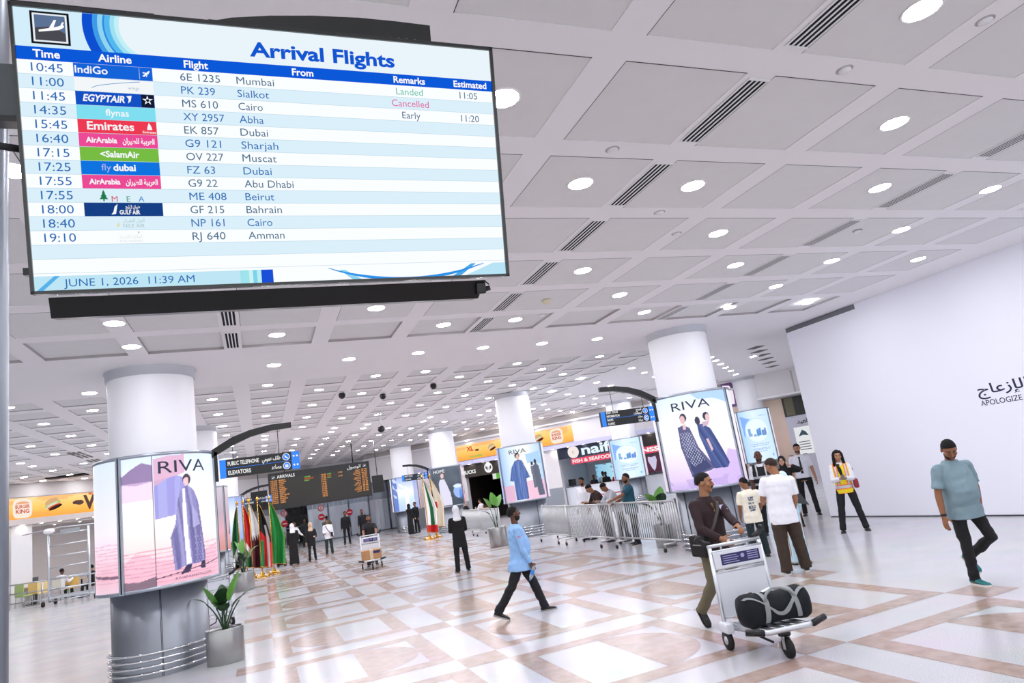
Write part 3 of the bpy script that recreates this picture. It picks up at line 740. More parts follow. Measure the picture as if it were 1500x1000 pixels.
for q in range(3): scr.poly([(.168 - .010 + q * .003, y + .008 + q * .007), (.168 + .010 - q * .003, y + .008 + q * .007), (.168, y + .020 + q * .006)], sf, GRN, .0021)
srect(.1665, y + .003, .1695, y + .010, GRN, .002); text(scr, 'M', sf, E_('mea_red', '#d2405e'), .185, y + .002, .014, d=.0022); text(scr, 'E', sf, E_('mea_teal', '#4f9a86'), .218, y + .002, .014, d=.0022); text(scr, 'A', sf, E_('mea_blue', '#3d8ad0'), .244, y + .002, .014, d=.0022)
y = logo(10, '#163f86'); text(scr, 'GULF AIR', sf, LW, .200, y + .005, .010, w=.046, bold=.03, d=.0022); text(scr, arabic('طيران الخليج').replace('خ', ''), sf, LW, .214, y + .020, .008, w=.032, bold=.02, d=.0022)
scr.poly([(.182, y + .004), (.192, y + .006), (.194, y + .016), (.197, y + .031), (.190, y + .024), (.187, y + .012)], sf, LW, .0021)
y = logo(11, None); NG = E_('nile_gold', '#e3dcae'); NT = E_('nile_teal', '#b4ccd2'); text(scr, arabic('النيل للطيران'), sf, NT, .206, y + .020, .009, w=.048, bold=.01, d=.0022); text(scr, 'NILE AIR', sf, NT, .206, y + .006, .009, w=.048, bold=.01, d=.0022); scr.poly([(.19, y + .008), (.199, y + .010), (.196, y + .020)], sf, NG, .0021)
y = logo(12, None); RJ = E_('rj_grey', '#d5dde0'); scr.poly([(.236, y + .030), (.242, y + .030), (.239, y + .025)], sf, E_('rj_teal', '#a9cdd0'), .0021); text(scr, arabic('الملكية الاردنية'), sf, RJ, .196, y + .014, .008, w=.05, d=.0022); text(scr, 'ROYAL JORDANIAN', sf, RJ, .196, y + .004, .006, w=.05, d=.0022)
# foot of the picture
srect(.008, .008, .50, .0435, E_('foot_pale', '#bfe6f5'), .0010)
scr.poly([(.012, .008), (.025, .008), (.062, .0435), (.05, .0435)], sf, E_('foot_blue', '#58b2ea'), .0012)
for i, (a, b_, c) in enumerate(((.470, .492, '#9fe3ec'), (.492, .502, '#c9f3f4'), (.502, .512, '#7fd2ea'), (.512, .523, '#b8eef2'))): srect(a, .008, b_, .0435, E_('foot' + c, c), .0013)
srect(.523, .008, .553, .0435, E_('foot_deep', '#1a4fd8'), .0014)
WV = E_('wave', '#2a93ea')
for i in range(24):
    u0, u1 = i / 24, (i + 1) / 24
    def cv(u): x = .70 + .46 * u; return x, .0435 - .034 * math.sin(PI * min(1, u * 1.02)) ** .8
    def th(u): return .002 + .009 * (math.sin(PI * u))
    p0, p1 = cv(u0), cv(u1)
    scr.poly([(p0[0], max(.008, p0[1] - th(u0))), (p1[0], max(.008, p1[1] - th(u1))), (p1[0], p1[1]), (p0[0], p0[1])], sf, WV, .0016)
scr.poly([(.73, .036), (.745, .036), (.79, .008), (.765, .008)], sf, E_('wave_pale', '#8fd3f0'), .0014); scr.poly([(1.06, .008), (1.085, .008), (1.135, .0435), (1.12, .0435)], sf, E_('wave_mid', '#4da9e6'), .0014)
scr.poly([(1.10, .008), (1.23, .008), (1.23, .0435), (1.19, .0435)], sf, E_('wave_pale2', '#b9e4f6'), .0013)
text(scr, 'JUNE 1, 2026  11:39 AM', sf, TXT, .069, .0165, .0185, w=.29, d=.0022)
scr.build('display', tv)
b = MB()
top = [(.36, .715), (.50, .754), (.60, .770), (.72, .783), (.85, .791), (.96, .792), (1.068, .790)]
for i in range(len(top) - 1):
    (xa, ya), (xb, yb) = top[i], top[i + 1]
    b.add([(xa, .66, -.07), (xb, .66, -.07), (xb, yb, -.07), (xa, ya, -.07), (xa, .66, -.16), (xb, .66, -.16), (xb, yb, -.16), (xa, ya, -.16)],
          [(0, 1, 2, 3), (5, 4, 7, 6), (3, 2, 6, 7), (0, 4, 5, 1)], BLACK)
b.quad((1.068, .66, -.07), (1.068, .66, -.16), (1.068, .790, -.16), (1.068, .790, -.07), BLACK); b.box((.85, .69, -.115), (.04, .10, .10), BLACK)
for q in range(4): b.cyl((.94 + q * .025, .735, -.068), (.94 + q * .025, .735, -.062), .004, STEEL, 8)
b.build('hanger_arm', tv)
b = MB(); b.add([(.028, -.006, -.03), (1.172, -.006, -.03), (1.150, -.060, -.05), (.026, -.056, -.05), (.028, -.006, -.14), (1.172, -.006, -.14), (1.150, -.060, -.12), (.026, -.056, -.12)],
               [(0, 3, 2, 1), (4, 5, 6, 7), (3, 7, 6, 2), (0, 1, 5, 4), (0, 4, 7, 3), (1, 2, 6, 5)], BLACK)
b.build('lower_bar', tv)
b = MB(); b.box((1.155, -.03, -.04), (.03, .035, .03), BLACK, bev=.004); b.cyl((1.165, -.035, -.04), (1.185, -.030, -.03), .008, BLACK, 10)
b.tube([(1.15, -.012, -.035), (1.17, -.010, -.03), (1.182, -.02, -.03)], .0022, RUBBER, 6); b.build('bracket_fitting', tv)
b = MB(); b.box((-.11, .515, -.09), (.23, .135, .05), mat('bracket_grey', '#54585a', .5, .3), bev=.006); b.build('side_bracket', tv)
b = MB(); b.box((-.11, .44, -.08), (.23, .015, .06), BLACK); b.build('bracket_lip', tv)
b = MB(); b.box((-.005, .06, -.05), (.03, .018, .04), BLACK); b.build('side_hook', tv)
b = MB(); b.tube([(-.14, .40, -.05), (-.09, .375, -.02), (-.05, .362, -.012), (.002, .358, -.03)], .009, RUBBER, 8); b.build('cable', tv)
p = atY(-33, 700, 2.02)
pl = MB(); pl.lathe([(.062, 0), (.062, ZN)], mat('post_steel', '#868b93', .3, .9, var=.1, scale=4), 32, c=(p.x, p.y, 0)); pl.lathe([(.14, 0), (.14, .012), (.065, .02)], STEEL, 32, c=(p.x, p.y, 0))
tag(pl.build('support_post'), 'grey steel post at the left edge carrying the flight screen', 'post')

# ================================================================== direction signs on curved arms
SB = mat('sign_black', '#101214', .35, var=0); SBL = mat('sign_blue', '#1670d6', .4, var=0, emit=.5); SW = emis('sign_white', '#ffffff', .95)
def dsign(x0, z0, y, label, rows, mirror=False, w=1.3, h=.31):
    """arm springs from a column drum at x0 (right end when mirrored)"""
    t = thing('direction_sign', label, 'sign', (x0, y, 0)); s = -1 if mirror else 1
    tp = [(-.15, 3.245), (.0, 3.335), (.25, 3.47), (.55, 3.565), (.9, 3.62), (1.24, 3.625)]; bt = [(-.15, 3.12), (.0, 3.20), (.25, 3.33), (.55, 3.445), (.9, 3.515), (1.24, 3.53)]
    m = MB()
    for i in range(5):
        V = [(s * a[0], yy, a[1] + z0 - 2.79) for yy in (-.04, .04) for a in (bt[i], bt[i + 1], tp[i + 1], tp[i])]
        m.add(V, [(0, 1, 2, 3), (7, 6, 5, 4), (3, 2, 6, 7), (0, 4, 5, 1), (1, 5, 6, 2), (0, 3, 7, 4)], BLACK)
    m.box((s * -.02, 0, z0 + .21), (.05, .08, .5), BLACK); m.build('arm', t)
    for xx, zz in ((.25, 3.36), (1.0, 3.53)):
        m = MB(); m.cyl((s * xx, 0, z0 + h), (s * xx, 0, zz + z0 - 2.79), .006, BLACK, 8); m.build('wire', t)
    ox = 0.03 if not mirror else -w - .03
    m = MB(); m.box((ox + w / 2, 0, z0 + h / 2), (w, .08, h), SB); pn = m.build('panel', t)
    m = MB(); f = lambda x, yy, d: (ox + x, -.041 - d, z0 + yy)
    m.poly([(0, 0), (.10, 0), (.10, h), (0, h)], f, SBL, .001); m.poly([(w - .13, 0), (w, 0), (w, h), (w - .13, h)], f, SBL, .001)
    nr = len(rows); rh = h / nr
    if nr == 2 or nr == 4: m.poly([(.1, h / 2 - .003), (w - .13, h / 2 - .003), (w - .13, h / 2 + .003), (.1, h / 2 + .003)], f, SBL, .002)
    for k, (en, ar) in enumerate(rows):
        yb = h - rh * (k + 1) + rh * .3; ch = rh * .42 if nr == 2 else rh * .58
        text(m, en, f, SW, .13, yb, ch, bold=.02, d=.003, w=min(.50, len(en) * ch * .62)); text(m, arabic(ar), f, SW, w - .31, yb, ch * 1.05, align='R', bold=.02, d=.003, w=min(.31, len(ar) * ch * .5))
    for k in range(2):
        cyy = h * (.75 - .5 * k); cc = [(w - .22 + .062 * math.cos(a), cyy + .062 * math.sin(a)) for a in np.linspace(0, 2 * PI, 25)[:-1]]
        m.poly(cc, f, SW, .002); m.poly([(w - .22 + .052 * math.cos(a), cyy + .052 * math.sin(a)) for a in np.linspace(0, 2 * PI, 25)[:-1]], f, SBL, .003)
        if nr == 2 and k == 0: m.poly([(w - .25, cyy + .02), (w - .235, cyy + .032), (w - .222, cyy + .005), (w - .20, cyy - .012), (w - .185, cyy - .025), (w - .20, cyy - .035), (w - .235, cyy - .01)], f, SW, .004)
        elif nr == 2: m.poly([(w - .245, cyy - .03), (w - .195, cyy - .03), (w - .195, cyy + .02), (w - .245, cyy + .02)], f, SW, .004); m.poly([(w - .222, cyy - .03), (w - .218, cyy - .03), (w - .218, cyy + .02), (w - .222, cyy + .02)], f, SBL, .005)
        else: text(m, 'i' if k == 0 else 'C', f, SW, w - .22, cyy - .03, .06, align='C', bold=.03, d=.004)
        for q in (-1, 1): m.poly([(w - .065 + q * .05, cyy), (w - .065 + q * .025, cyy + .02), (w - .065 + q * .012, cyy + .006), (w - .065 + q * .012, cyy - .006), (w - .065 + q * .025, cyy - .02)], f, SW, .003)
    m.build('lettering', pn)
    return t
_AR.update({'خ': (0xFEA5, 1), 'ش': (0xFEB5, 1), 'ذ': (0xFEAB, 0), 'ث': (0xFE99, 1), 'ظ': (0xFEC5, 1)})
dsign(-.61, 2.79, 12.6, 'black and blue telephone and elevators sign on the near left drum', [('PUBLIC TELEPHONE', 'هاتف عمومي'), ('ELEVATORS', 'مصاعد')])
dsign(8.10, 2.81, 12.5, 'black and blue exit, information, shops and clinic sign', [('EXIT /TAXI', 'المخرج'), ('INFORMATION', 'استعلامات'), ('SHOPS', 'محلات'), ('CLINIC', 'عيادة')], mirror=True)
dsign(-.75, 2.80, 34.6, 'small black and blue direction sign above the row of flags', [('TOILETS', 'دورات المياه'), ('ELEVATORS', 'مصاعد')])
dsign(8.20, 2.82, 34.6, 'small black and blue direction sign beside the dark gown poster', [('EXIT /TAXI', 'المخرج'), ('CAR PARK', 'المواقف')], mirror=True)

# ================================================================== the big amber arrivals board
AMB = emis('amber_led', '#f3a45e', 1.0); GLED = emis('green_led', '#8fd05a', .9); RLED = emis('red_led', '#ef6a3c', .9)
bd = thing('arrivals_board', 'wide dark arrivals board with columns of amber letters', 'information board', (.5, 36, 2.39))
m = MB(); m.box((2.5, .12, .9), (5.0, .24, 1.8), mat('board_case', '#17181a', .5, var=0)); m.build('casing', bd)
m = MB(); bf = lambda x, y, d: (x, -.001 - d, y)
m.poly([(.06, .08), (4.94, .08), (4.94, 1.46), (.06, 1.46)], bf, mat('board_face', '#26251f', .5, var=0), .002)
for k in range(15): m.poly([(.06, .10 + k * .09), (4.94, .10 + k * .09), (4.94, .112 + k * .09), (.06, .112 + k * .09)], bf, mat('board_line', '#1b1a16', .6, var=0), .004)
text(m, 'ARRIVALS', bf, SW, .42, 1.52, .15, w=.85, bold=.01, d=.004); text(m, arabic('الوصول'), bf, SW, 4.55, 1.52, .16, align='R', d=.004)
for x in (.25, 4.75):
    m.poly([(x - .09, 1.50), (x + .09, 1.50), (x + .09, 1.68), (x - .09, 1.68)], bf, mat('board_icon', '#55575a', .6, var=0), .003); m.poly([(x - .07, 1.55), (x + .06, 1.62), (x + .07, 1.60), (x - .03, 1.54)], bf, SW, .005)
for k, (a, f_, c, r_, e) in enumerate(rows):
    yb = 1.385 - k * .09
    text(m, a, bf, AMB, .10, yb, .058, w=.13, bold=.03, d=.006); text(m, f_, bf, AMB, .25, yb, .058, w=.16, bold=.03, d=.006); text(m, c.upper(), bf, AMB, .50, yb, .058, w=.05 * len(c), bold=.03, d=.006)
    text(m, a, bf, AMB, 2.54, yb, .058, w=.24, bold=.03, d=.006); text(m, f_, bf, AMB, 4.58, yb, .058, w=.27, bold=.03, d=.006)
    text(m, arabic(('مومباي', 'سيالكوت', 'القاهرة', 'ابها', 'دبي', 'الشارقة', 'مسقط', 'دبي', 'ابوظبي', 'بيروت', 'البحرين', 'القاهرة', 'عمان')[k]), bf, AMB, 4.5, yb, .06, w=.06 * (4 + k % 3), align='R', bold=.03, d=.006)
    if r_: text(m, r_.upper(), bf, (GLED, RLED, GLED)[k], 1.72, yb, .058, w=.05 * len(r_), bold=.03, d=.006); text(m, ('وصلت', 'الغيت', 'مبكر')[k] if False else r_.upper()[:5], bf, (GLED, RLED, GLED)[k], 2.84, yb, .058, w=.2, bold=.03, d=.006)
    if e: text(m, e, bf, AMB, 3.4, yb, .058, w=.2, bold=.03, d=.006)
m.build('display', bd)
for x in (.8, 4.2): m = MB(); m.cyl((x, .12, 1.8), (x, .12, ZF - 2.39), .03, BLACK, 10); m.build('hanger', bd)
for x0, x1, z0, z1, lab in ((-.35, .42, 2.48, 3.42, 'black side screen left of the arrivals board'), (5.58, 6.15, 2.5, 3.38, 'black side screen right of the arrivals board')):
    t = thing('side_screen', lab, 'screen', ((x0 + x1) / 2, 36.05, z0)); m = MB(); m.box((0, 0, (z1 - z0) / 2), (x1 - x0, .12, z1 - z0), BLACK, bev=.01); m.build('casing', t)
    m = MB(); m.cyl((0, 0, z1 - z0), (0, 0, ZF - z0), .02, BLACK, 8); m.build('hanger', t)
# ================================================================== the two shop fronts and the gate at the back
PR, AR_ = (11.7, 40.5), math.atan2(-13, 11.3)
PL, AL_ = (-7.4, 38.6), PI / 4
MR = Matrix.Translation((*PR, 0)) @ Matrix.Rotation(AR_, 4, 'Z')
ML = Matrix.Translation((*PL, 0)) @ Matrix.Rotation(AL_, 4, 'Z')
def rw(px, py): return on_plane(px, py, PR, AR_)
def lw(px, py): return on_plane(px, py, PL, AL_)
def wbox(mb, M, x0, x1, y0, y1, z0, z1, m): mb.box(((x0 + x1) / 2, (y0 + y1) / 2, (z0 + z1) / 2), (x1 - x0, y1 - y0, z1 - z0), m, M=M)
WALLW = mat('wall_white', '#dcd9db', .6, var=.03, scale=1); STONE = mat('cornice_stone', '#b9b4b2', .6, var=.06, scale=1.2); GREYB = mat('wall_grey_base', '#8f959d', .5, var=.04)
DARKI = mat('cafe_dark', '#1d1512', .6, var=.3, scale=3); SHOPW = mat('shop_white', '#e4e9f0', .5, var=.03)
w = MB()
wbox(w, MR, -7.5, 23, 0, .3, 3.35, 5.2, WALLW); wbox(w, MR, -7.5, 18.0, -.06, .0, 4.88, 5.2, STONE); wbox(w, MR, -7.5, 18.0, -.22, .0, 4.80, 4.90, WHITE)
for a, b_ in ((-3.6, .30), (2.95, 6.65), (10.4, 11.3), (13.4, 23)): wbox(w, MR, a, b_, 0, .3, 0, 3.35, WALLW)
wbox(w, MR, 2.95, 6.65, -.02, 0, 0, 1.25, GREYB); wbox(w, MR, -3.6, .30, -.02, 0, 0, 1.25, GREYB)
wbox(w, MR, -3.6, 16.5, -.45, 0, 3.40, 3.62, mat('soffit_lilac', '#c9c8e4', .5, var=.02))
wbox(w, MR, 18.2, 23, -1.4, 0, 4.06, 5.2, WALLW); wbox(w, MR, 18.2, 23, -1.5, 0, 3.98, 4.06, WHITE); wbox(w, MR, 19.9, 19.98, -1.41, -1.4, 4.06, 5.1, STONE)
wbox(w, MR, 16.6, 19.1, -.06, 0, 0, 3.95, mat('pale_wood_wall', '#e6cdb9', .55, var=.08, scale=2))
# inside of the coffee shop and of the food shop
for a, b_, mm, dp in ((.1, 3.1, DARKI, 5.0), (6.45, 10.6, SHOPW, 4.5), (11.2, 13.5, SHOPW, 3.0)):
    wbox(w, MR, a, b_, dp, dp + .1, 0, 3.35, mm); wbox(w, MR, a - .1, a, .3, dp, 0, 3.35, mm); wbox(w, MR, b_, b_ + .1, .3, dp, 0, 3.35, mm); wbox(w, MR, a, b_, .3, dp, 3.3, 3.4, mm)
struct(w.build('wall_northeast'))
w = MB()
wbox(w, ML, -40, 15.5, 0, .3, 3.3, 5.2, WALLW); wbox(w, ML, -40, 15.5, -.06, 0, 4.62, 5.2, STONE); wbox(w, ML, -40, 8.0, 5, 5.3, 0, 3.4, mat('court_wall', '#e6e0e1', .6, var=.03)); wbox(w, ML, -40, 8.0, .3, 5, 3.38, 3.5, mat('soffit_beige', '#d3c9c4', .6, var=.02)); wbox(w, ML, 7.8, 8.0, .3, 5, 0, 3.38, WALLW)
wbox(w, ML, -40, 9, -.9, 0, 3.38, 3.62, mat('soffit_beige', '#d3c9c4', .6, var=.02)); wbox(w, ML, -4.0, -3.15, -.35, 0, 0, 3.38, WHITE)
wbox(w, ML, -14, -13.2, -.35, 0, 0, 3.38, WHITE)
struct(w.build('wall_northwest'))
w = MB(); w.box((3.5, 60, 2.6), (24, .2, 5.2), mat('far_wall', '#d8d8da', .6, var=.05, scale=.5)); w.box((-8.5, 55, 2.6), (.2, 10, 5.2), WALLW); w.box((15.5, 55, 2.6), (.2, 10, 5.2), WALLW)
w.box((3.5, 50.1, 4.4), (24, .2, 1.6), WALLW); struct(w.build('wall_back'))
# soffit spots
SPOT = emis('soffit_spot', '#fff6e8', 55.0)
n_s = 0; sp0 = None
def soffit_spot(M, x, y, z, lab, grp):
    global n_s, sp0
    if sp0 is None:
        sp0 = thing('soffit_spotlight', lab, 'ceiling light'); m = MB(); m.lathe([(.07, -.002), (.09, -.008), (.095, 0)], RING, 20); m.build('trim_ring', sp0); m = MB(); m.lathe([(.0005, -.004), (.07, -.003)], SPOT, 20); m.build('lens', sp0); o = sp0
    else: o = dup(sp0)
    o.location = M @ Vector((x, y, z)); o['label'] = lab; o['group'] = grp
for x in np.arange(-3, 15.5, .95): soffit_spot(MR, x, -.22, 3.395, 'small spotlight under the shopfront canopy on the right', 'spotlights under the right canopy')
for x in np.arange(-6.0, 2.2, .8): soffit_spot(ML, x, -.45, 3.375, 'small warm spotlight under the canopy below the left burger sign', 'spotlights under the left canopy')
for x in np.arange(-6.5, 4, 1.3):  # rows of fill spotlights added to brighten the food court wall
    for y in (1.3, 3.2): soffit_spot(ML, x, y, 3.375, 'small added fill spotlight in the food court ceiling behind the left burger sign', 'added fill spotlights inside the food court')
for x in np.arange(-1.5, 15, 2.4): soffit_spot(MR, x, -.30, 4.79, 'small spotlight under the right-hand cornice', 'spotlights under the right cornice')
# burger signs
ORG = emis('sign_orange', '#f7a24a', .95); BROWN = mat('sign_brown', '#3a1b10', .5, var=0, emit=.2)
def burger_sign(M, x0, x1, z0, z1, label, items):
    t = thing('shop_sign', label, 'sign', matrix=M @ Matrix.Translation((x0, -.10, z0)))
    Wd, Hd = x1 - x0, z1 - z0
    m = MB(); m.box((Wd / 2, .05, Hd / 2), (Wd, .10, Hd), WHITE); m.build('case', t)
    def art(U, V):
        A = ramp(V, [(0, (.97, .62, .22)), (.5, (.98, .74, .36)), (1, (.97, .80, .55))]); return blend(A, wob(U * Wd / 3, V, 1.2, 3) > .22, (.97, .60, .32), .5)
    o = picture('face', lambda u, v: (u * Wd, -.002, v * Hd), art, int(Wd * 12), 12, glow_art('backlit_print', 1.0), t)
    f = lambda x, y, d: (x, -.003 - d, y); m = MB(); WHT = emis('sign_cream', '#fbefe0', 1.0); RD = emis('sign_red', '#e0553f', .9)
    def burger(cx, cy, k, tilt=.35):
        def g(px_, py_, d): return f(cx + k * (px_ * math.cos(tilt) - py_ * math.sin(tilt)), cy + k * (px_ * math.sin(tilt) + py_ * math.cos(tilt)), d)
        def oval(x, y, a, b_, c, d): m.poly([(x + a * math.cos(q), y + b_ * math.sin(q)) for q in np.linspace(0, 2 * PI, 25)[:-1]], g, emis('food' + c, c, .9), d)
        oval(0, .30, .52, .26, '#e6b98a', .001); oval(0, .10, .60, .13, '#8cc85a', .002); oval(-.05, .02, .55, .10, '#f3e7d6', .003); oval(.05, -.06, .52, .09, '#e25a45', .004); oval(.1, -.18, .52, .12, '#3c2a20', .005); oval(0, .16, .5, .05, '#dff0c0', .006)
    for it in items:
        if it[0] == 'bk':
            cx, k = it[1], it[2]
            cy = Hd / 2
            m.poly([(cx + k * 1.0 * (abs(math.cos(q)) ** .5) * np.sign(math.cos(q)), cy + k * 1.05 * (abs(math.sin(q)) ** .5) * np.sign(math.sin(q))) for q in np.linspace(0, 2 * PI, 41)[:-1]], f, WHT, .002)
            text(m, 'BURGER', f, RD, cx, cy + k * .02, k * .36, align='C', w=k * 1.5, bold=.03, d=.004); text(m, 'KING', f, RD, cx, cy - k * .52, k * .42, align='C', w=k * 1.4, bold=.03, d=.004)
            m.poly([(cx + k * .72 * math.cos(q), cy + k * .48 + k * .28 * math.sin(q)) for q in np.linspace(0, PI, 15)], f, emis('bun', '#f6b58c', .95), .004)
        elif it[0] == 'food': burger(it[1], Hd / 2, it[2])
        elif it[0] == 'txt': text(m, it[1], f, BROWN if it[4] == 'b' else GLED if it[4] == 'g' else RD, it[2], it[3], it[5], bold=.04, d=.004)
        elif it[0] == 'splat':
            rs = random.Random(3)
            m.poly([(it[1] + it[2] * (1 + .5 * rs.random()) * math.cos(q), Hd * .55 + it[2] * .4 * (1 + .5 * rs.random()) * math.sin(q)) for q in np.linspace(0, 2 * PI, 19)[:-1]], f, BROWN, .003)
    m.build('artwork', o); return t
s0 = lw(11, 748)[0]; L = lambda px, py: lw(px, py)[0] - s0
burger_sign(ML, s0, s0 + 8.0, 3.66, 4.58, 'long orange burger sign on the left wall with a bun logo', [('bk', L(31, 747), .40), ('food', L(76, 740), .62), ('splat', L(113, 740), .22), ('txt', 'WHOPPER', L(120, 740), .18, 'b', .60), ('txt', 'BBQ', L(128, 740), .82, 'r', .1)])
burger_sign(MR, -.07, 7.86, 3.68, 4.60, 'long orange burger sign above the coffee shop on the right', [('bk', 6.9, .40), ('food', 5.75, .5), ('txt', 'XL', .75, .52, 'r', .26), ('food', 2.55, .45), ('txt', 'WHOPPER', .9, .08, 'g', .13), ('splat', 1.5, .12)])
# coffee shop
t = thing('shop_sign', 'black coffee shop sign with white letters and a round emblem', 'sign', matrix=MR @ Matrix.Translation((.30, -.06, 2.62)))
m = MB(); m.box((1.32, .04, .38), (2.66, .08, .76), mat('cafe_sign', '#2a221d', .5, var=.2, scale=2)); m.build('board', t)
m = MB(); f = lambda x, y, d: (x, -.002 - d, y)
text(m, 'STARBUCKS', f, SW, .80, .22, .20, align='R', bold=.03, d=.002)
cxx, czz = 1.72, .40
m.poly([(cxx + .29 * math.cos(q), czz + .30 * math.sin(q)) for q in np.linspace(0, 2 * PI, 33)[:-1]], f, SW, .002)
for sgn in (-1, 1): m.poly([(cxx + sgn * .10, czz + .06), (cxx + sgn * .18, czz + .14), (cxx + sgn * .20, czz - .02), (cxx + sgn * .12, czz - .12)], f, BLACK, .004)
m.poly([(cxx - .10, czz + .24), (cxx - .12, czz + .40), (cxx - .04, czz + .32), (cxx, czz + .42), (cxx + .04, czz + .32), (cxx + .12, czz + .40), (cxx + .10, czz + .24)], f, SW, .003)
for sgn in (-1, 1): m.poly([(cxx + sgn * .02, czz - .05), (cxx + sgn * .05, czz + .12), (cxx + sgn * .08, czz - .05), (cxx + sgn * .05, czz - .2)], f, BLACK, .004)
m.build('lettering', t)
t = thing('menu_screen', 'green and white lit menu screen inside the coffee shop', 'screen', matrix=MR @ Matrix.Translation((2.05, .25, 2.30)))
m = MB(); m.box((.35, .03, .16), (.8, .05, .36), BLACK); m.build('case', t); m = MB(); m.quad((0, 0, 0), (.25, 0, 0), (.25, 0, .32), (0, 0, .32), emis('menu_white', '#e6efe2', .9)); m.quad((.25, 0, 0), (.72, 0, 0), (.72, 0, .32), (.25, 0, .32), emis('menu_green', '#6bb84a', .9)); m.build('display', t)
t = thing('shop_counter', 'dark coffee shop counter with a wooden top', 'counter', matrix=MR @ Matrix.Translation((1.6, 3.2, 0)))
m = MB(); m.box((0, 0, .5), (2.6, .6, 1.0), DARKI); m.build('body', t); m = MB(); m.box((0, 0, 1.03), (2.7, .7, .06), WOOD); m.build('worktop', t)
# food shop
t = thing('shop_sign', 'dark blue food shop sign with big white letters and a white disc', 'sign', matrix=MR @ Matrix.Translation((6.72, -.06, 2.78)))
m = MB(); m.box((1.85, .04, .31), (3.7, .08, .62), mat('naif_navy', '#0d1a33', .4, var=.1)); m.build('board', t)
m = MB(); m.poly([(.95 + .34 * math.cos(q), .30 + .34 * math.sin(q)) for q in np.linspace(0, 2 * PI, 33)[:-1]], f, emis('disc_cream', '#f5ece8', 1.0), .003); text(m, 'B', f, emis('disc_pink', '#e3b9ae', .9), .95, .22, .16, align='C', d=.005)
text(m, 'naif', f, emis('naif_letters', '#dff0fb', 1.1), 1.45, .08, .50, w=1.75, bold=.03, d=.003); m.poly([(3.12 + .18 * math.cos(q), .40 + .18 * math.sin(q)) for q in np.linspace(PI * .6, PI * 1.7, 14)] , f, emis('naif_red', '#d8373e', .9), .002)
m.build('lettering', t)
t = thing('shop_sign', 'red strip sign of small boxed letters under the dark blue sign', 'sign', matrix=MR @ Matrix.Translation((7.45, -.05, 2.40)))
m = MB(); m.box((1.35, .03, .16), (2.7, .06, .32), mat('strip_red', '#c9304e', .5, var=0, emit=.35)); m.build('board', t)
m = MB(); text(m, 'FISH & SEAFOOD', f, SW, .08, .07, .18, w=2.5, bold=.03, d=.003); m.build('lettering', t)
t = thing('shop_counter', 'white food shop counter with a red stripe', 'counter', matrix=MR @ Matrix.Translation((8.55, .9, 0)))
m = MB(); m.box((0, 0, .55), (3.9, .8, 1.1), SHOPW); m.build('body', t); m = MB(); m.box((.4, -.405, .55), (3.0, .01, .06), mat('stripe_red', '#c8323e', .5)); m.build('stripe', t); m = MB(); m.box((0, 0, 1.12), (4.0, .86, .05), WHITE); m.build('worktop', t)
t = thing('menu_screen', 'pale blue lit picture wall behind the food counter', 'screen', matrix=MR @ Matrix.Translation((7.0, 4.38, 1.15)))
m = MB(); m.box((.95, .05, .55), (2.0, .06, 1.15), WHITE); m.build('case', t)
picture('display', lambda u, v: (.05 + 1.8 * u, .015, .05 + 1.0 * v), lambda U, V: blend(ramp(U, [(0, (.55, .76, .88)), (.5, (.66, .85, .93)), (1, (.80, .90, .96))]), wob(U, V, 3, 2) > .2, (.25, .5, .66), .7), 40, 20, glow_art('backlit_print', .9), t)
t = thing('cash_monitor', 'black monitor on the left end of the food counter', 'monitor', matrix=MR @ Matrix.Translation((6.95, .75, 1.145)))
m = MB(); m.box((0, 0, .27), (.45, .04, .38), BLACK, bev=.008); m.build('screen', t); m = MB(); m.cyl((0, .03, 0), (0, .03, .2), .02, BLACK, 8); m.lathe([(.1, 0), (.1, .015), (.02, .02)], BLACK, 16, c=(0, .03, 0)); m.build('stand', t)
# dental poster and red sign
t = thing('shop_sign', 'maroon poster with a white tooth between two pillars', 'sign', matrix=MR @ Matrix.Translation((11.55, -.06, 1.35)))
m = MB(); m.box((.55, .03, .42), (1.15, .06, .86), mat('tooth_maroon', '#4a1530', .4, var=.05, emit=.25)); m.build('board', t)
m = MB(); m.poly([(.34, .82), (.55, .78), (.76, .82), (.80, .6), (.68, .2), (.58, .06), (.48, .2), (.32, .6)], f, emis('tooth_white', '#d9d2f0', .9), .003); m.build('artwork', t)
t = thing('shop_sign', 'small red sign with white figures above the tooth poster', 'sign', matrix=MR @ Matrix.Translation((11.5, -.06, 2.35)))
m = MB(); m.box((.6, .03, .18), (1.25, .06, .38), mat('strip_red', '#c9304e')); m.build('board', t); m = MB(); text(m, 'NSS', f, SW, .6, .08, .22, w=.95, align='C', bold=.04, d=.003); m.build('lettering', t)
m = MB(); m.box((12.3, -.03, 3.03), (2.0, .06, .62), DARKI, M=MR); tag(m.build('dark_fascia_panel'), 'dark marbled fascia panel above the small red sign', 'panel')
m = MB(); m.box((12.2, .6, .6), (1.9, .6, 1.2), SHOPW, M=MR); tag(m.build('shop_counter'), 'white counter below the tooth poster', 'counter')
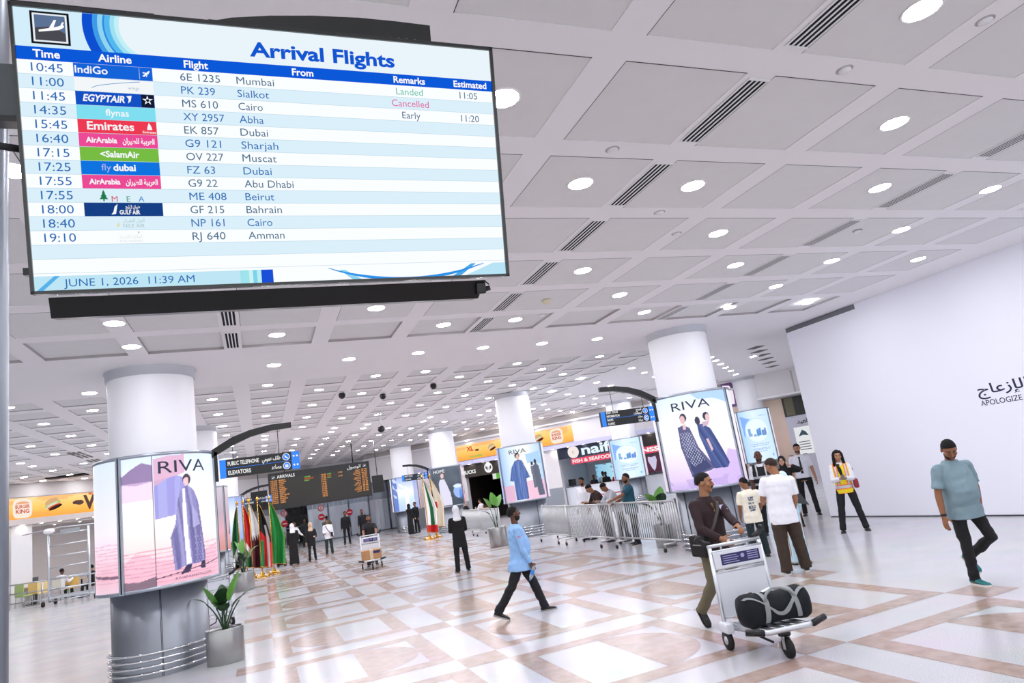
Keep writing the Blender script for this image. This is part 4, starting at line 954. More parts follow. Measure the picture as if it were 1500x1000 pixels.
# pink sign, grey shop with a skyline, dark window
a = rw(1064, 560); b_ = rw(1083, 594)
t = thing('shop_sign', 'purple sign with a rounded white letter, left of the beige wall', 'sign', matrix=MR @ Matrix.Translation((a[0] - .3, -.08, b_[1])))
Wd, Hd = b_[0] - a[0] + .3, a[1] - b_[1]
m = MB(); m.box((Wd / 2, .04, Hd / 2), (Wd, .08, Hd), mat('purple_sign', '#5b3f74', .4, var=0, emit=.3)); m.build('board', t); m = MB(); m.poly([(Wd * .1, Hd * .1), (Wd * .75, Hd * .1), (Wd * .8, Hd * .6), (Wd * .6, Hd * .85), (Wd * .1, Hd * .9)], f, emis('pink_white', '#f7e9f4', 1.0), .003); m.build('lettering', t)
t = thing('shop_display', 'pale grey shop panel with Arabic lettering and a skyline picture', 'shop display', matrix=MR @ Matrix.Translation((19.1, -.10, 0)))
m = MB(); m.box((1.4, .05, 1.5), (2.8, .10, 3.0), mat('shop_grey', '#cdccd8', .5, var=.03)); m.build('board', t)
m = MB(); text(m, arabic('معرض العيد'), f, BLACK, 1.9, 2.62, .2, align='R', bold=.02, d=.003); m.poly([(.25, 1.15), (.95, 1.15), (.95, 2.45), (.25, 2.45)], f, emis('notice_white', '#f2f4f6', .85), .002)
for q in range(4): m.poly([(.35, 1.35 + q * .12), (.85, 1.35 + q * .12), (.85, 1.39 + q * .12), (.35, 1.39 + q * .12)], f, mat('print_grey', '#6f7480', .6, var=0), .004)
m.poly([(.4, 2.0), (.6, 2.05), (.85, 2.0), (.75, 2.2), (.6, 2.3), (.5, 2.15)], f, mat('print_teal', '#3d5a66', .6, var=0), .004)
rs = random.Random(8)
for q in range(9): x = 1.25 + q * .15; hh = .5 + rs.random() * 1.1 + (.5 if q == 2 else 0); m.poly([(x, .1), (x + .12, .1), (x + .10, .1 + hh), (x + .06, .2 + hh), (x + .02, .1 + hh)], f, mat('tower_tan' if q % 2 else 'tower_olive', '#8d8468' if q % 2 else '#6f6a55', .6, var=0), .003)
m.build('artwork', t)
t = thing('shop_window', 'dark green glazed panel above the grey shop display', 'window panel', matrix=MR @ Matrix.Translation((19.1, -.10, 3.02)))
m = MB(); m.box((1.4, .05, .46), (2.8, .10, .9), mat('window_dark', '#15160f', .3, var=.4, scale=4)); m.build('pane', t); m = MB(); m.box((.3, -.01, .46), (.4, .02, .86), mat('tower_olive', '#6f6a55')); m.build('blind', t)
# dark gap by the right poster, drawn as a black upright strip
a = rw(1086, 650); m = MB(); m.box((a[0] - .1, -.06, 1.6), (.28, .12, 3.2), BLACK, M=MR); tag(m.build('black_gap_strip'), 'narrow black strip drawn for the dark gap left of the right pale blue notice', 'panel')
# gate: glazed screens with round red signs
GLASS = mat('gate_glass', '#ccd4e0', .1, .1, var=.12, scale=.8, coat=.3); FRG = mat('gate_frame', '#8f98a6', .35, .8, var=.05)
gx = [-2.6 + 1.42 * k for k in range(11)]
k = 0
for x in gx:
    xl = x + 1.38
    if 1.9 < x + .7 < 3.7: continue
    if xl > 12.5: break
    t = thing('glass_screen', '', 'glass partition', (x + .69, 50, 0)); k += 1
    t['label'] = 'blue-grey glazed gate screen at the back of the hall'; t['group'] = 'gate screens'
    m = MB()
    for sx in (-.66, .66): m.box((sx, 0, 1.72), (.05, .08, 3.44), FRG)
    for z in (.05, 2.25, 3.42): m.box((0, 0, z), (1.37, .08, .05), FRG)
    m.build('frame', t)
    for sx in (-.32, .0, .32): m = MB(); m.box((sx, -.03, 1.72), (.03, .03, 3.4), STEEL); m.build('mullion', t)
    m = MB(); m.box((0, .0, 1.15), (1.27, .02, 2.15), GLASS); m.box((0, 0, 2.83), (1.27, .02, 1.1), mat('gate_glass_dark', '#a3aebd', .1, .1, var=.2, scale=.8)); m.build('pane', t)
RNG = mat('sign_red_ring', '#cc2a3a', .5, var=0, emit=.15)
for i, (px, py) in enumerate(((416, 752), (417, 767), (470, 744), (471, 757), (512, 750))):
    p = atY(px, py, 49.93); t = thing('no_entry_sign', '', 'sign', (p.x, p.y, p.z)); m = MB(); r_ = .22
    m.cyl((0, 0, 0), (0, .02, 0), r_, RNG if i in (1, 3, 4) else WHITE, 24); m.build('disc', t); m = MB(); g = lambda x, y, d: (x, -.002 - d, y)
    if i in (1, 3, 4): m.poly([(-.14, -.035), (.14, -.035), (.14, .035), (-.14, .035)], g, WHITE, .002)
    else:
        for q in range(24):
            a0, a1 = q * PI / 12, (q + 1) * PI / 12
            m.poly([(.16 * math.cos(a0), .16 * math.sin(a0)), (.21 * math.cos(a0), .21 * math.sin(a0)), (.21 * math.cos(a1), .21 * math.sin(a1)), (.16 * math.cos(a1), .16 * math.sin(a1))], g, RNG, .002)
        m.poly([(-.03, -.1), (.03, -.1), (.03, .1), (-.03, .1)], g, RNG, .003)
    m.build('symbol', t)
    t['label'] = ('white round gate sign with a red ring, leftmost and above', 'solid red round gate sign, leftmost and below', 'white round gate sign with a red ring, left of the guards', 'solid red round gate sign behind the man with a shoulder bag', 'solid red round gate sign between the two guards')[i]
p = atY(442, 749, 53); t = thing('hanging_screen', 'black screen hanging beyond the gate opening', 'screen', (p.x, p.y, p.z)); m = MB(); m.box((0, 0, 0), (1.5, .15, .42), BLACK, bev=.02); m.build('casing', t); m = MB(); m.cyl((0, 0, .2), (0, 0, ZF - p.z), .03, BLACK, 8); m.build('hanger', t)
p = atY(441, 765, 55); t = thing('information_desk', 'dark green desk seen through the gate opening', 'desk', (p.x, p.y, 0)); m = MB(); m.box((0, 0, .55), (2.2, .7, 1.1), mat('desk_green', '#27423c', .5)); m.build('body', t); m = MB(); m.box((0, 0, 1.12), (2.3, .8, .05), STEEL); m.build('worktop', t)

# ================================================================== food court on the left
p0, p1 = at(-30, 901), at(62, 888)
dv = (p1 - p0).normalized()
t = thing('guard_rail', 'low grey steel railing along the left food court', 'railing', (p1.x, p1.y, 0), math.atan2(dv.y, dv.x))
m = MB()
for z in (.98, .62, .25): m.cyl((-5.5, 0, z), (2.6, 0, z), .025, STEEL, 10)
m.build('rails', t)
for x in (-5.4, -3.9, -1.62, 0, 2.5): m = MB(); m.cyl((x, 0, 0), (x, 0, 1.0), .04, STEEL, 12); m.lathe([(.08, 0), (.08, .012), (.04, .015)], STEEL, 16, c=(x, 0, 0)); m.build('post', t)
s1, s2 = at(72, 888), at(132, 878)
dv = (s2 - s1).normalized(); sw = (s2 - s1).length
t = thing('scaffold_tower', 'tall aluminium scaffold frame on castors left of the near drum', 'scaffold', (s1.x, s1.y, 0), math.atan2(dv.y, dv.x))
zt = atY(125, 770, s2.y).z; zl = atY(76, 782, s1.y).z
for x, zz in ((0, zl), (sw, zt)): m = MB(); m.cyl((x, 0, .2), (x, 0, zz), .045, ALU, 12); m.build('post', t)
for i in range(7): m = MB(); z = zl - .05 - i * .42; m.cyl((0, 0, z), (sw, 0, z + .02), .022, ALU, 8); m.build('rung', t)
m = MB(); m.box((sw / 2, 0, .30), (sw + .5, .08, .06), ALU); m.box((sw / 2, .9, .30), (sw + .5, .08, .06), ALU)
for x in (0, sw): m.box((x, .45, .34), (.06, .9, .05), ALU)
m.build('base_beam', t)
for x in (-.22, sw + .22):
    for y in (0, .9): m = MB(); m.cyl((x - .03, y, .1), (x + .03, y, .1), .1, RUBBER, 18); m.cyl((x, y, .1), (x, y, .3), .02, STEEL, 8); m.build('caster', t)
m = MB(); m.tube([(-1.0, .05, zl + .12), (sw * .3, .05, zl + .22), (sw + .8, .05, zt + .02)], .018, ALU, 8); m.build('brace', t)
m = MB(); m.box((sw * .55, 0, zl + .05), (.75, .05, .14), STEEL); m.ell((sw * .02, 0, zl + .12), (.22, .12, .12), WHITE); m.build('work_light', t)
p = atY(22, 870, 36.3); m = MB(); m.box((p.x, p.y, .55), (1.7, .08, 1.1), mat('court_board', '#5d6266', .6, var=.06)); tag(m.build('screen_board'), 'dark grey upright board behind the left railing', 'partition board')
def court_chair(c, lab, px, py, grp=None, rz=0.0, pole=False):
    p = at(px, py) if px > 200 else atY(px, py, 34.9 + (px % 7) * .18); t = thing('cafe_chair', lab, 'chair', (p.x, p.y, 0), rz, grp); mm = mat('chair_' + c, c, .5, var=.03)
    m = MB(); m.box((0, 0, .45), (.44, .44, .04), mm, bev=.012); m.build('seat', t)
    m = MB(); m.box((0, .21, .70), (.44, .035, .46), mm, bev=.012); m.build('backrest', t)
    for sx in (-.19, .19):
        for sy in (-.19, .19): m = MB(); m.cyl((sx, sy, .43), (sx * 1.12, sy * 1.12, 0), .014, STEEL, 8); m.build('leg', t)
    return t
court_chair('#a9c07a', 'pale green chair behind the left railing, beside the dark board', 35, 882, rz=2.6)
court_chair('#9db86f', 'green chair next to the yellow chairs behind the railing', 41, 875, rz=.4)
court_chair('#e3c27a', 'pale yellow chair between the railing posts', 53, 870, rz=3.0)
court_chair('#e8cf92', 'pale yellow chair nearest the scaffold frame', 64, 867, rz=.3)
court_chair('#dcb867', 'yellow chair behind the seated man', 97, 862, rz=3.3)
court_chair('#d9b35f', 'yellow chair right of the seated man', 107, 861, rz=.2)
for px, py, lab in ((47, 884, 'small round table among the green and yellow chairs'), (120, 866, 'small round table right of the seated man')):
    p = atY(px, py, 35.9); t = thing('cafe_table', lab, 'table', (p.x, p.y, 0)); m = MB(); m.lathe([(.001, .74), (.35, .74), (.35, .71), (.001, .71)], mat('table_top', '#b99b6d', .5), 28); m.build('tabletop', t); m = MB(); m.cyl((0, 0, .02), (0, 0, .71), .03, BLACK, 10); m.lathe([(.24, 0), (.24, .02), (.03, .03)], BLACK, 24); m.build('pedestal', t)
# blue chairs outside the food shop
i = 0
for px, py, rz in ((812, 741, .5), (819, 738, -.9), (826, 741, .2), (834, 736, 2.4)):
    o = court_chair('#2450b8', ('royal blue chair leftmost outside the food shop', 'royal blue chair second from the left outside the food shop', 'royal blue chair third from the left outside the food shop', 'royal blue chair nearest the man in the white robe')[i], px, py, rz=rz); i += 1
p = at(823, 742); t = thing('cafe_table', 'small white table among the blue chairs', 'table', (p.x, p.y, 0)); m = MB(); m.box((0, 0, .74), (.7, .7, .04), WHITE); m.build('tabletop', t); m = MB(); m.cyl((0, 0, .02), (0, 0, .72), .04, STEEL, 10); m.lathe([(.25, 0), (.25, .02), (.04, .03)], STEEL, 24); m.build('pedestal', t)
p = MR @ Vector((1.55, -.9, 0)); t = thing('cafe_table', 'wooden table in front of the coffee shop', 'table', p, AR_); m = MB(); m.box((0, 0, .73), (1.2, .7, .05), WOOD, bev=.01); m.build('tabletop', t)
for sx in (-.5, .5):
    for sy in (-.28, .28): m = MB(); m.cyl((sx, sy, 0), (sx, sy, .71), .025, WOOD, 8); m.build('leg', t)

# ================================================================== wheeled barriers
GAL = mat('galvanised_steel', '#c3c4c4', .4, .7, var=.06, scale=12)
def barrier(y0, y1, x, lab, dx=0.0):
    Lb = math.hypot(y1 - y0, dx)
    t = thing('crowd_barrier', lab, 'barrier', (x, y0, 0), PI / 2 - math.atan2(dx, y1 - y0))
    m = MB(); z0, z1 = .22, 1.06
    for z in (z0, z1): m.cyl((0, 0, z), (Lb, 0, z), .024, GAL, 10)
    for xx in (0, Lb): m.cyl((xx, 0, z0 - .06), (xx, 0, z1 + .05), .027, GAL, 10)
    m.build('frame', t)
    n = int(Lb / .092); m = MB()
    for k in range(1, n): m.cyl((Lb * k / n, 0, z0), (Lb * k / n, 0, z1), .014, GAL, 6)
    m.build('bars', t)
    for xx in (.28, Lb - .28):
        m = MB(); m.cyl((xx, -.30, .17), (xx, .30, .17), .02, GAL, 8); m.cyl((xx, 0, .16), (xx, 0, .23), .022, GAL, 8); ft = m.build('foot', t)
        for yy in (-.28, .28):
            m = MB(); m.cyl((xx, yy, .16), (xx, yy, .06), .012, STEEL, 8); m.cyl((xx + .02, yy - .016, .048), (xx + .02, yy + .016, .048), .048, RUBBER, 16); m.build('caster', ft)
    return t
barrier(12.85, 15.58, 8.40, 'wheeled steel crowd barrier nearest the camera, in front of the teal shirt')
barrier(15.72, 18.42, 8.33, 'wheeled steel crowd barrier in front of the man in the grey shirt')
barrier(18.50, 20.75, 8.35, 'wheeled steel crowd barrier left of the man in the white robe', dx=.2)
barrier(25.40, 27.95, 8.62, 'wheeled steel crowd barrier behind the potted plant near the blue robe poster')
barrier(28.05, 30.6, 8.65, 'wheeled steel crowd barrier farthest back, right of the woman in white headscarf')
m = MB(); m.tube([(8.72, 20.3, 1.02), (8.74, 20.3, .95), (8.76, 20.28, .8), (8.76, 20.26, .55), (8.76, 20.26, .48)], [.015, .07, .16, .2, .05], mat('thin_plastic', '#d9dce0', .3, var=.1, bump=.5, bscale=14), 14, flat=.7)
tag(m.build('plastic_bag'), 'white plastic bag hanging behind the far end of the barriers', 'bag')

# ================================================================== plants
LEAF = mat('leaf_green', '#5f9c3c', .4, var=.3, scale=5); LEAFD = mat('leaf_dark', '#27492a', .4, var=.3, scale=5); SOIL = mat('potting_soil', '#2b211a', .9, var=.3, scale=30, bump=.6)
POTM = mat('pot_steel', '#a9a9a8', .28, .95, var=.06, scale=3)
def plant(x, y, lab, leaves, rx=.27, ry=.2, h=.5, rz=0.0, s=1.0):
    t = thing('potted_plant', lab, 'plant', (x, y, 0), rz)
    m = MB()
    def rg(k, z): return [(rx * k * math.cos(2 * PI * q / 40), ry * k * math.sin(2 * PI * q / 40), z) for q in range(40)]
    m.loft([rg(.96, 0), rg(1, .015), rg(1, h - .01), rg(.985, h), rg(.95, h), rg(.93, h - .05)], POTM, cap=False); m.add(rg(.96, 0), [tuple(range(40))[::-1]], POTM); m.build('pot', t)
    m = MB(); m.loft([rg(.94, h - .05), rg(.5, h - .035), rg(.05, h - .03)], SOIL); m.build('soil', t)
    for i, (az, lean, stem, ln, wd, droop, dark) in enumerate(leaves):
        m = MB(); dirv = Vector((math.cos(az), math.sin(az), 0)); sd = Vector((-math.sin(az), math.cos(az), 0))
        p = Vector((.04 * math.cos(az * 3), .03 * math.sin(az * 3), h - .05)); a = lean * .35; pth = [p.copy()]
        for q in range(6): p = p + (dirv * math.sin(a) + Vector((0, 0, math.cos(a)))) * stem / 6; a += lean * .1; pth.append(p.copy())
        m.tube(pth, [.013 * s] * 4 + [.010 * s] * 3, LEAFD, 8); st = m.build('stem', t)
        m = MB(); N = 14; rows_ = []
        for q in range(N + 1):
            u = q / N; wv = 1.35 * wd * (math.sin(PI * min(1, u ** .75)) ** .8) + .002
            nrm = dirv * math.cos(a) - Vector((0, 0, math.sin(a)))
            rows_.append([p + sd * (wv * c) + nrm * (-abs(c) * wv * .2 + .004 * math.sin(u * 40) * abs(c)) for c in (-1, -.6, -.25, 0, .25, .6, 1)])
            p = p + (dirv * math.sin(a) + Vector((0, 0, math.cos(a)))) * ln / N; a += droop / N
        V = [v for r_ in rows_ for v in r_]; Fs = [(i_ * 7 + j, i_ * 7 + j + 1, (i_ + 1) * 7 + j + 1, (i_ + 1) * 7 + j) for i_ in range(N) for j in range(6)]
        m.add(V, Fs, LEAFD if dark else LEAF, True); m.build('leaf', st)
    return t
LV = [(3.70, .50, .38, .42, .080, .1, 0), (5.75, .42, .44, .48, .080, .05, 0), (4.9, .20, .38, .34, .085, .9, 1), (4.2, .5, .34, .30, .075, 1.3, 1), (2.7, .9, .5, .3, .02, .8, 1),
      (.1, .75, .46, .38, .055, 1.1, 1), (5.9, .6, .34, .36, .05, .9, 1), (1.7, .3, .44, .3, .06, .7, 1), (4.5, .45, .3, .3, .08, 1.6, 1)]
plant(-.62, 11.86, 'leafy plant in an oval steel pot beside the near left drum', LV)
LV2 = [(3.0, .45, .35, .42, .06, .9, 1), (.3, .5, .5, .45, .06, .8, 0), (1.5, .2, .6, .5, .055, .4, 0), (4.2, .35, .4, .42, .06, 1.0, 1), (5.3, .6, .35, .42, .055, 1.2, 1), (2.3, .3, .6, .5, .05, .7, 0), (.9, .75, .4, .4, .05, 1.0, 1), (3.7, .8, .3, .4, .05, 1.1, 1)]
plant(-.58, 23.35, 'leafy plant in a steel pot between the near drum and the flags', LV2, rx=.3, ry=.3, h=.55)
plant(7.25, 21.75, 'leafy plant in a square-looking steel pot behind the man in light blue', [(3.3, .3, .7, .42, .12, .5, 0), (.4, .35, .7, .45, .13, .4, 0), (1.8, .1, .75, .45, .11, .2, 0), (3.0, .5, .45, .36, .10, 1.2, 1)], rx=.3, ry=.3, h=.62)
plant(8.72, 14.0, 'leafy plant half hidden behind the end of the barriers', [(3.4, .45, .55, .42, .10, .8, 0), (2.9, .6, .42, .4, .09, 1.0, 1), (.6, .3, .55, .42, .1, .5, 0), (4.4, .35, .5, .4, .1, .9, 1)], rx=.24, ry=.24, h=.5)
for px, py, lab in ((577, 772, 'dark trough planter of white flowers below the blue beach poster'), (621, 766, 'dark trough planter of white flowers behind the green and white flag')):
    p = at(px, py); t = thing('flower_planter', lab, 'planter', (p.x, p.y, 0)); m = MB(); m.box((0, 0, .42), (1.0, .35, .5), mat('trough_green', '#2f3d33', .6), bev=.02); m.box((0, 0, .1), (.9, .3, .16), STEEL); m.build('trough', t)
    rs = random.Random(px); m = MB()
    for q in range(46): fx, fy, fz = rs.uniform(-.45, .45), rs.uniform(-.14, .14), .66 + rs.random() * .3 * (1 - abs(rs.uniform(-1, 1)) * .5); m.ell((fx, fy, fz), (.05, .05, .045), WHITE, n=6, h=4); m.cyl((fx, fy, .6), (fx, fy, fz), .006, LEAFD, 5)
    m.build('flowers', t)['kind'] = 'stuff'

# ================================================================== flags
def flag(x, y, lab, art, ht=2.75, side=1, spread=.5, drop=2.3, rz=0.0):
    t = thing('flag_on_pole', lab, 'flag', (x, y, 0), rz)
    m = MB(); m.cyl((0, 0, .1), (0, 0, ht), .018, GOLD, 12); m.build('pole', t)
    m = MB(); m.ell((0, 0, ht + .05), (.055, .055, .07), GOLD, n=12, h=8); m.cyl((0, 0, ht + .1), (0, 0, ht + .17), .02, GOLD, 8, r2=.002); m.build('finial', t)
    m = MB(); m.lathe([(.001, 0), (.26, 0), (.24, .03), (.10, .06), (.06, .16), (.025, .2)], GOLD, 28)
    for q in range(8): a = q * PI / 4; m.ell((.17 * math.cos(a), .17 * math.sin(a), .06), (.07, .05, .055), mat('base_cream', '#e9dcc0', .5) if q % 2 else GOLD, n=8, h=6)
    m.build('base', t)
    def fn(u, v):
        d = 1 - v; wv = .05 + spread * min(1, d * 1.7) ** .8 * (1 - .25 * max(0, d - .6))
        xx = side * (wv * u - .05 * (1 - u) * d); yy = (.03 + .10 * d) * math.sin(u * 11 + 2.2 * d) + .02 * math.sin(u * 23 + 5 * d)
        return (xx, -.03 + yy, ht - .06 - drop * d * (1 - .16 * u * (1 - d)) - .10 * u)
    picture('cloth', fn, art, 48, 60, cloth_art('flag_cloth'), t)
    m = MB(); pth = [fn(i / 30, 0) for i in range(31)]; m.tube([(a, b__ - .0, c - .01) for a, b__, c in pth], .018, mat('gold_fringe', '#b98a3c', .8), 6); m.tube([fn(1, i / 30) for i in range(31)], .010, mat('gold_fringe', '#b98a3c'), 6); m.build('fringe', t)
    return t
def bands(*st):
    def art(U, V): 
        A = np.zeros(U.shape + (3,)); A[:] = st[0][1]
        for lim, c in st[1:]:
            A = blend(A, (V + .30 * U) < lim, c)
        return A
    return art
g_, r__, w_, k_ = (.10, .48, .24), (.78, .10, .12), (.93, .93, .92), (.05, .05, .06)
fx = [at(354, 845), at(363, 845), at(372, 846), at(385, 845), at(402, 840)]
flag(fx[0].x, fx[0].y, 'green, white and black flag at the left end of the left row', bands((9, (.12, .40, .24)), (.45, w_), (.3, k_)), spread=.22, side=-1)
flag(fx[1].x, fx[1].y, 'red flag second from the left in the left row', bands((9, r__), (.72, r__), (.42, w_), (.32, (.1, .4, .2))), spread=.34)
flag(fx[2].x, fx[2].y, 'white and maroon flag in the middle of the left row', lambda U, V: blend(blend(np.ones(U.shape + (3,)) * np.array(w_), (V + .10 * np.abs((U * 5) % 1 - .5) * 2) < .50, (.33, .07, .13)), V > 2, w_), spread=.36)
flag(fx[3].x, fx[3].y, 'black, red, white and green flag in the left row', lambda U, V: blend(blend(blend(np.ones(U.shape + (3,)) * np.array(k_), (V + .25 * U) < .58, r__), (V < .62) & (U > .62) & (U < .82), w_), (V < .40) & (U < .36), g_), spread=.34)
flag(fx[4].x, fx[4].y, 'plain green flag at the right end of the left row', lambda U, V: np.ones(U.shape + (3,)) * np.array((.13, .56, .25)), spread=.42)
pr = at(633, 789)
flag(pr.x - .12, pr.y, 'white, green and red flag left of the woman in the white headscarf', lambda U, V: blend(blend(blend(np.ones(U.shape + (3,)) * np.array(w_), (U > .34) & (U < .72), (.13, .45, .26)), V < .12, r__), V > 2, k_), spread=.45, ht=2.8, drop=2.4)
flag(pr.x + .28, pr.y + .2, 'cream and red flag beside the white and green one', lambda U, V: blend(blend(np.ones(U.shape + (3,)) * np.array((.90, .86, .78)), (V < .5) & (V > .36) & (U < .5), r__), (U < .2) & (V > .5), k_), spread=.45, ht=2.8, drop=2.2)

# ================================================================== luggage trolleys
PANW = mat('trolley_panel', '#e3e6ee', .35, var=.02); ADV = mat('trolley_sign', '#22205a', .4, var=0)
def trolley(loc, rz, lab, grp=None):
    t = thing('luggage_trolley', lab, 'trolley', loc, rz, grp)
    m = MB()
    for s in (-1, 1): m.tube([(s * .30, -.02, .16), (s * .30, -.02, .30), (s * .285, -.05, 1.0)], .022, ALU, 10); m.cyl((s * .27, -.02, .2), (s * .17, .68, .265), .018, ALU, 8)
    for z in (.30, .745, .78, .955): m.cyl((-.29, -.035, z), (.29, -.035, z), .014, ALU, 8)
    m.build('frame', t)
    m = MB(); m.box((0, -.03, .52), (.55, .012, .43), PANW); m.build('back_panel', t)
    m = MB(); m.box((0, -.02, .865), (.55, .02, .165), PANW, bev=.005); sg = m.build('sign_holder', t)
    m = MB(); f = lambda x, y, d: (-x, -.009 + d, .865 + y); m.poly([(-.20, -.052), (.24, -.052), (.24, .055), (-.20, .055)], f, ADV, .001)
    for q in range(4): m.poly([(-.18, .03 - q * .022), (-.02 + .02 * (q % 2), .03 - q * .022), (-.02 + .02 * (q % 2), .037 - q * .022), (-.18, .037 - q * .022)], f, mat('sign_lilac', '#a9a6d6', .5, var=0), .002); m.poly([(.10, .035 - q * .022), (.22, .035 - q * .022), (.22, .044 - q * .022), (.10, .044 - q * .022)], f, mat('sign_lilac', '#a9a6d6'), .002)
    m.poly([(.045 + .022 * math.cos(a), .015 + .022 * math.sin(a)) for a in np.linspace(0, 2 * PI, 17)[:-1]], f, mat('sign_lilac', '#a9a6d6'), .002); m.build('notice', sg)
    m = MB(); m.cyl((-.30, -.07, 1.01), (.30, -.07, 1.01), .018, ALU, 12)
    for s in (-1, 1): m.cyl((s * .15, -.06, .96), (s * .15, -.08, 1.01), .010, ALU, 8)
    m.build('handle', t)
    for s in (-1, 1): m = MB(); m.tube([(s * .25, -.10, 1.03), (s * .32, -.12, 1.05), (s * .38, -.12, 1.10), (s * .36, -.10, 1.13)], [.024, .03, .03, .022], BLACK, 10); m.build('grip', t)
    m = MB(); m.box((0, .32, .235), (.50, .66, .02), ALU, M=Matrix.Rotation(.06, 4, 'X'))
    for q in range(5): m.cyl((-.2 + .1 * q, 0, .245), (-.2 + .1 * q, .66, .285), .008, STEEL, 6)
    m.build('platform', t)
    m = MB(); m.tube([(-.39, .66, .30), (-.2, .70, .275), (.2, .70, .275), (.39, .66, .30)], .026, ALU, 10); fb = m.build('front_bar', t)
    for s in (-1, 1): m = MB(); m.tube([(s * .25, .71, .28), (s * .41, .66, .305)], .030, BLACK, 10); m.build('bumper', fb)
    for s in (-1, 1):
        m = MB(); m.cyl((s * .285, -.0, .095), (s * .325, 0, .095), .095, RUBBER, 22); m.cyl((s * .28, 0, .095), (s * .33, 0, .095), .04, ALU, 14); m.build('wheel', t)
        m = MB(); m.box((s * .305, .02, .22), (.085, .20, .10), PANW, bev=.025); m.build('fender', t)
    m = MB(); m.cyl((-.02, .62, .09), (.02, .62, .09), .09, RUBBER, 22); m.cyl((0, .60, .2), (0, .60, .25), .06, BLACK, 14)
    for s in (-1, 1): m.box((s * .03, .61, .15), (.008, .05, .15), STEEL)
    m.build('front_caster', t)
    m = MB(); m.tube([(.05, .15, .22), (.05, .2, .12), (-.03, .30, .07)], .012, BLACK, 8); m.build('brake_pedal', t)
    return t
FW = Vector((-.2, -.975)); rzc = math.atan2(FW.y, FW.x) - PI / 2
TP = Vector((4.66, 6.14, 0))
TR = trolley(TP, rzc, 'silver luggage trolley with a dark duffel bag, near the camera')
# duffel bag
BAGM = mat('duffel_navy', '#0b1118', .9, var=.25, scale=14, bump=.4, bscale=35); STRAP = mat('grey_webbing', '#8f9496', .8, var=.1)
MBg = Matrix.Translation(TP) @ Matrix.Rotation(rzc, 4, 'Z') @ Matrix.Translation((-.05, .40, .255)) @ Matrix.Diagonal((1.02, 1.0, 1.10, 1))
t = thing('duffel_bag', 'dark navy duffel bag with grey straps lying on the near trolley', 'bag', matrix=MBg)
m = MB(); rings = []
for i in range(19):
    u = -1 + 2 * i / 18; k = (1 - abs(u) ** 7) ** .5 if abs(u) < 1 else 0; k = max(k, .05); dent = .93 + .05 * math.sin(5 * u + 1)
    rings.append([(u * .37, .185 * k * dent * math.copysign(abs(math.cos(a)) ** .85, math.cos(a)), .150 + (.155 * k * dent - .025 * math.cos(u * 3)) * math.copysign(abs(math.sin(a)) ** .8, math.sin(a)) * (1.0 if math.sin(a) > 0 else .95)) for a in np.linspace(0, 2 * PI, 29)[:-1]])
m.loft(rings, BAGM); m.build('body', t)
def bs(u, a, off=.008):
    k = max((1 - abs(u) ** 7) ** .5, .05); dent = .93 + .05 * math.sin(5 * u + 1)
    return Vector((u * .37, (.185 * k * dent + off) * math.copysign(abs(math.cos(a)) ** .85, math.cos(a)), .150 + (.155 * k * dent - .025 * math.cos(u * 3) + off) * math.copysign(abs(math.sin(a)) ** .8, math.sin(a))))
for u0, du in ((-.46, .03), (.40, -.03)):
    m = MB()
    A_ = np.linspace(-.6, PI + .3, 30)
    V = []
    for a in A_:
        for e in (-1, 1): V.append(bs(u0 + du * math.sin(2 * a) + e * .065, a))
    m.add(V, [(2 * i, 2 * i + 1, 2 * i + 3, 2 * i + 2) for i in range(29)], STRAP, True); m.build('webbing', t)
m = MB(); pts = [bs(-.46, .55), bs(-.38, .9, .03), bs(-.15, 1.15, .055), bs(.10, 1.15, .06), bs(.30, .95, .03), bs(.40, .55)]
m.tube(pts, .013, STRAP, 8); m.build('carry_handle', t)
m = MB(); V = []
for k in range(30):
    q = k / 29; u = .9 - 1.7 * q; a = .95 - .95 * math.sin(q * PI) ** 1.3 + .15 * math.sin(q * 9)
    for e in (-1, 1): V.append(bs(max(-.93, min(.93, u + e * .02)), a + e * .10, .012))
m.add(V, [(2 * i, 2 * i + 1, 2 * i + 3, 2 * i + 2) for i in range(29)], STRAP, True); m.build('shoulder_strap', t)
m = MB(); m.box((-.02, .05, .315), (.10, .05, .004), WHITE, M=Matrix.Rotation(.25, 4, 'Y')); m.build('luggage_tag', t)
FT = Vector((3.24, 22.75, 0)); rf = math.atan2(-.99, -.12) - PI / 2
T2 = trolley(FT, rf, 'silver luggage trolley with a cardboard box on it, far off in the middle')
t = thing('cardboard_box', 'brown taped cardboard box on the far trolley', 'box', matrix=Matrix.Translation(FT) @ Matrix.Rotation(rf, 4, 'Z') @ Matrix.Translation((0, .33, .27)))
CARD = mat('cardboard', '#b98a5e', .8, var=.15, scale=6); m = MB(); m.box((0, 0, .16), (.62, .42, .30), CARD, bev=.012); m.build('carton', t)
m = MB(); m.box((0, 0, .3115), (.10, .42, .003), mat('clear_tape', '#d8c4a5', .3)); m.box((0, .2125, .16), (.10, .003, .3), mat('clear_tape', '#d8c4a5')); m.build('tape', t)
m = MB(); m.box((-.16, .214, .24), (.2, .003, .08), ADV); m.build('sticker', t)
o = dup(T2, (-.95, 15.75, 0), .4, 'parked luggage trolley half hidden behind the near left drum')
p = at(960, 726); dup(T2, (p.x + .2, p.y, 0), 2.4, 'parked luggage trolley right of the pale blue notice, left one')
p = at(972, 722); dup(T2, (p.x + .4, p.y + .3, 0), 2.0, 'parked luggage trolley right of the pale blue notice, right one')
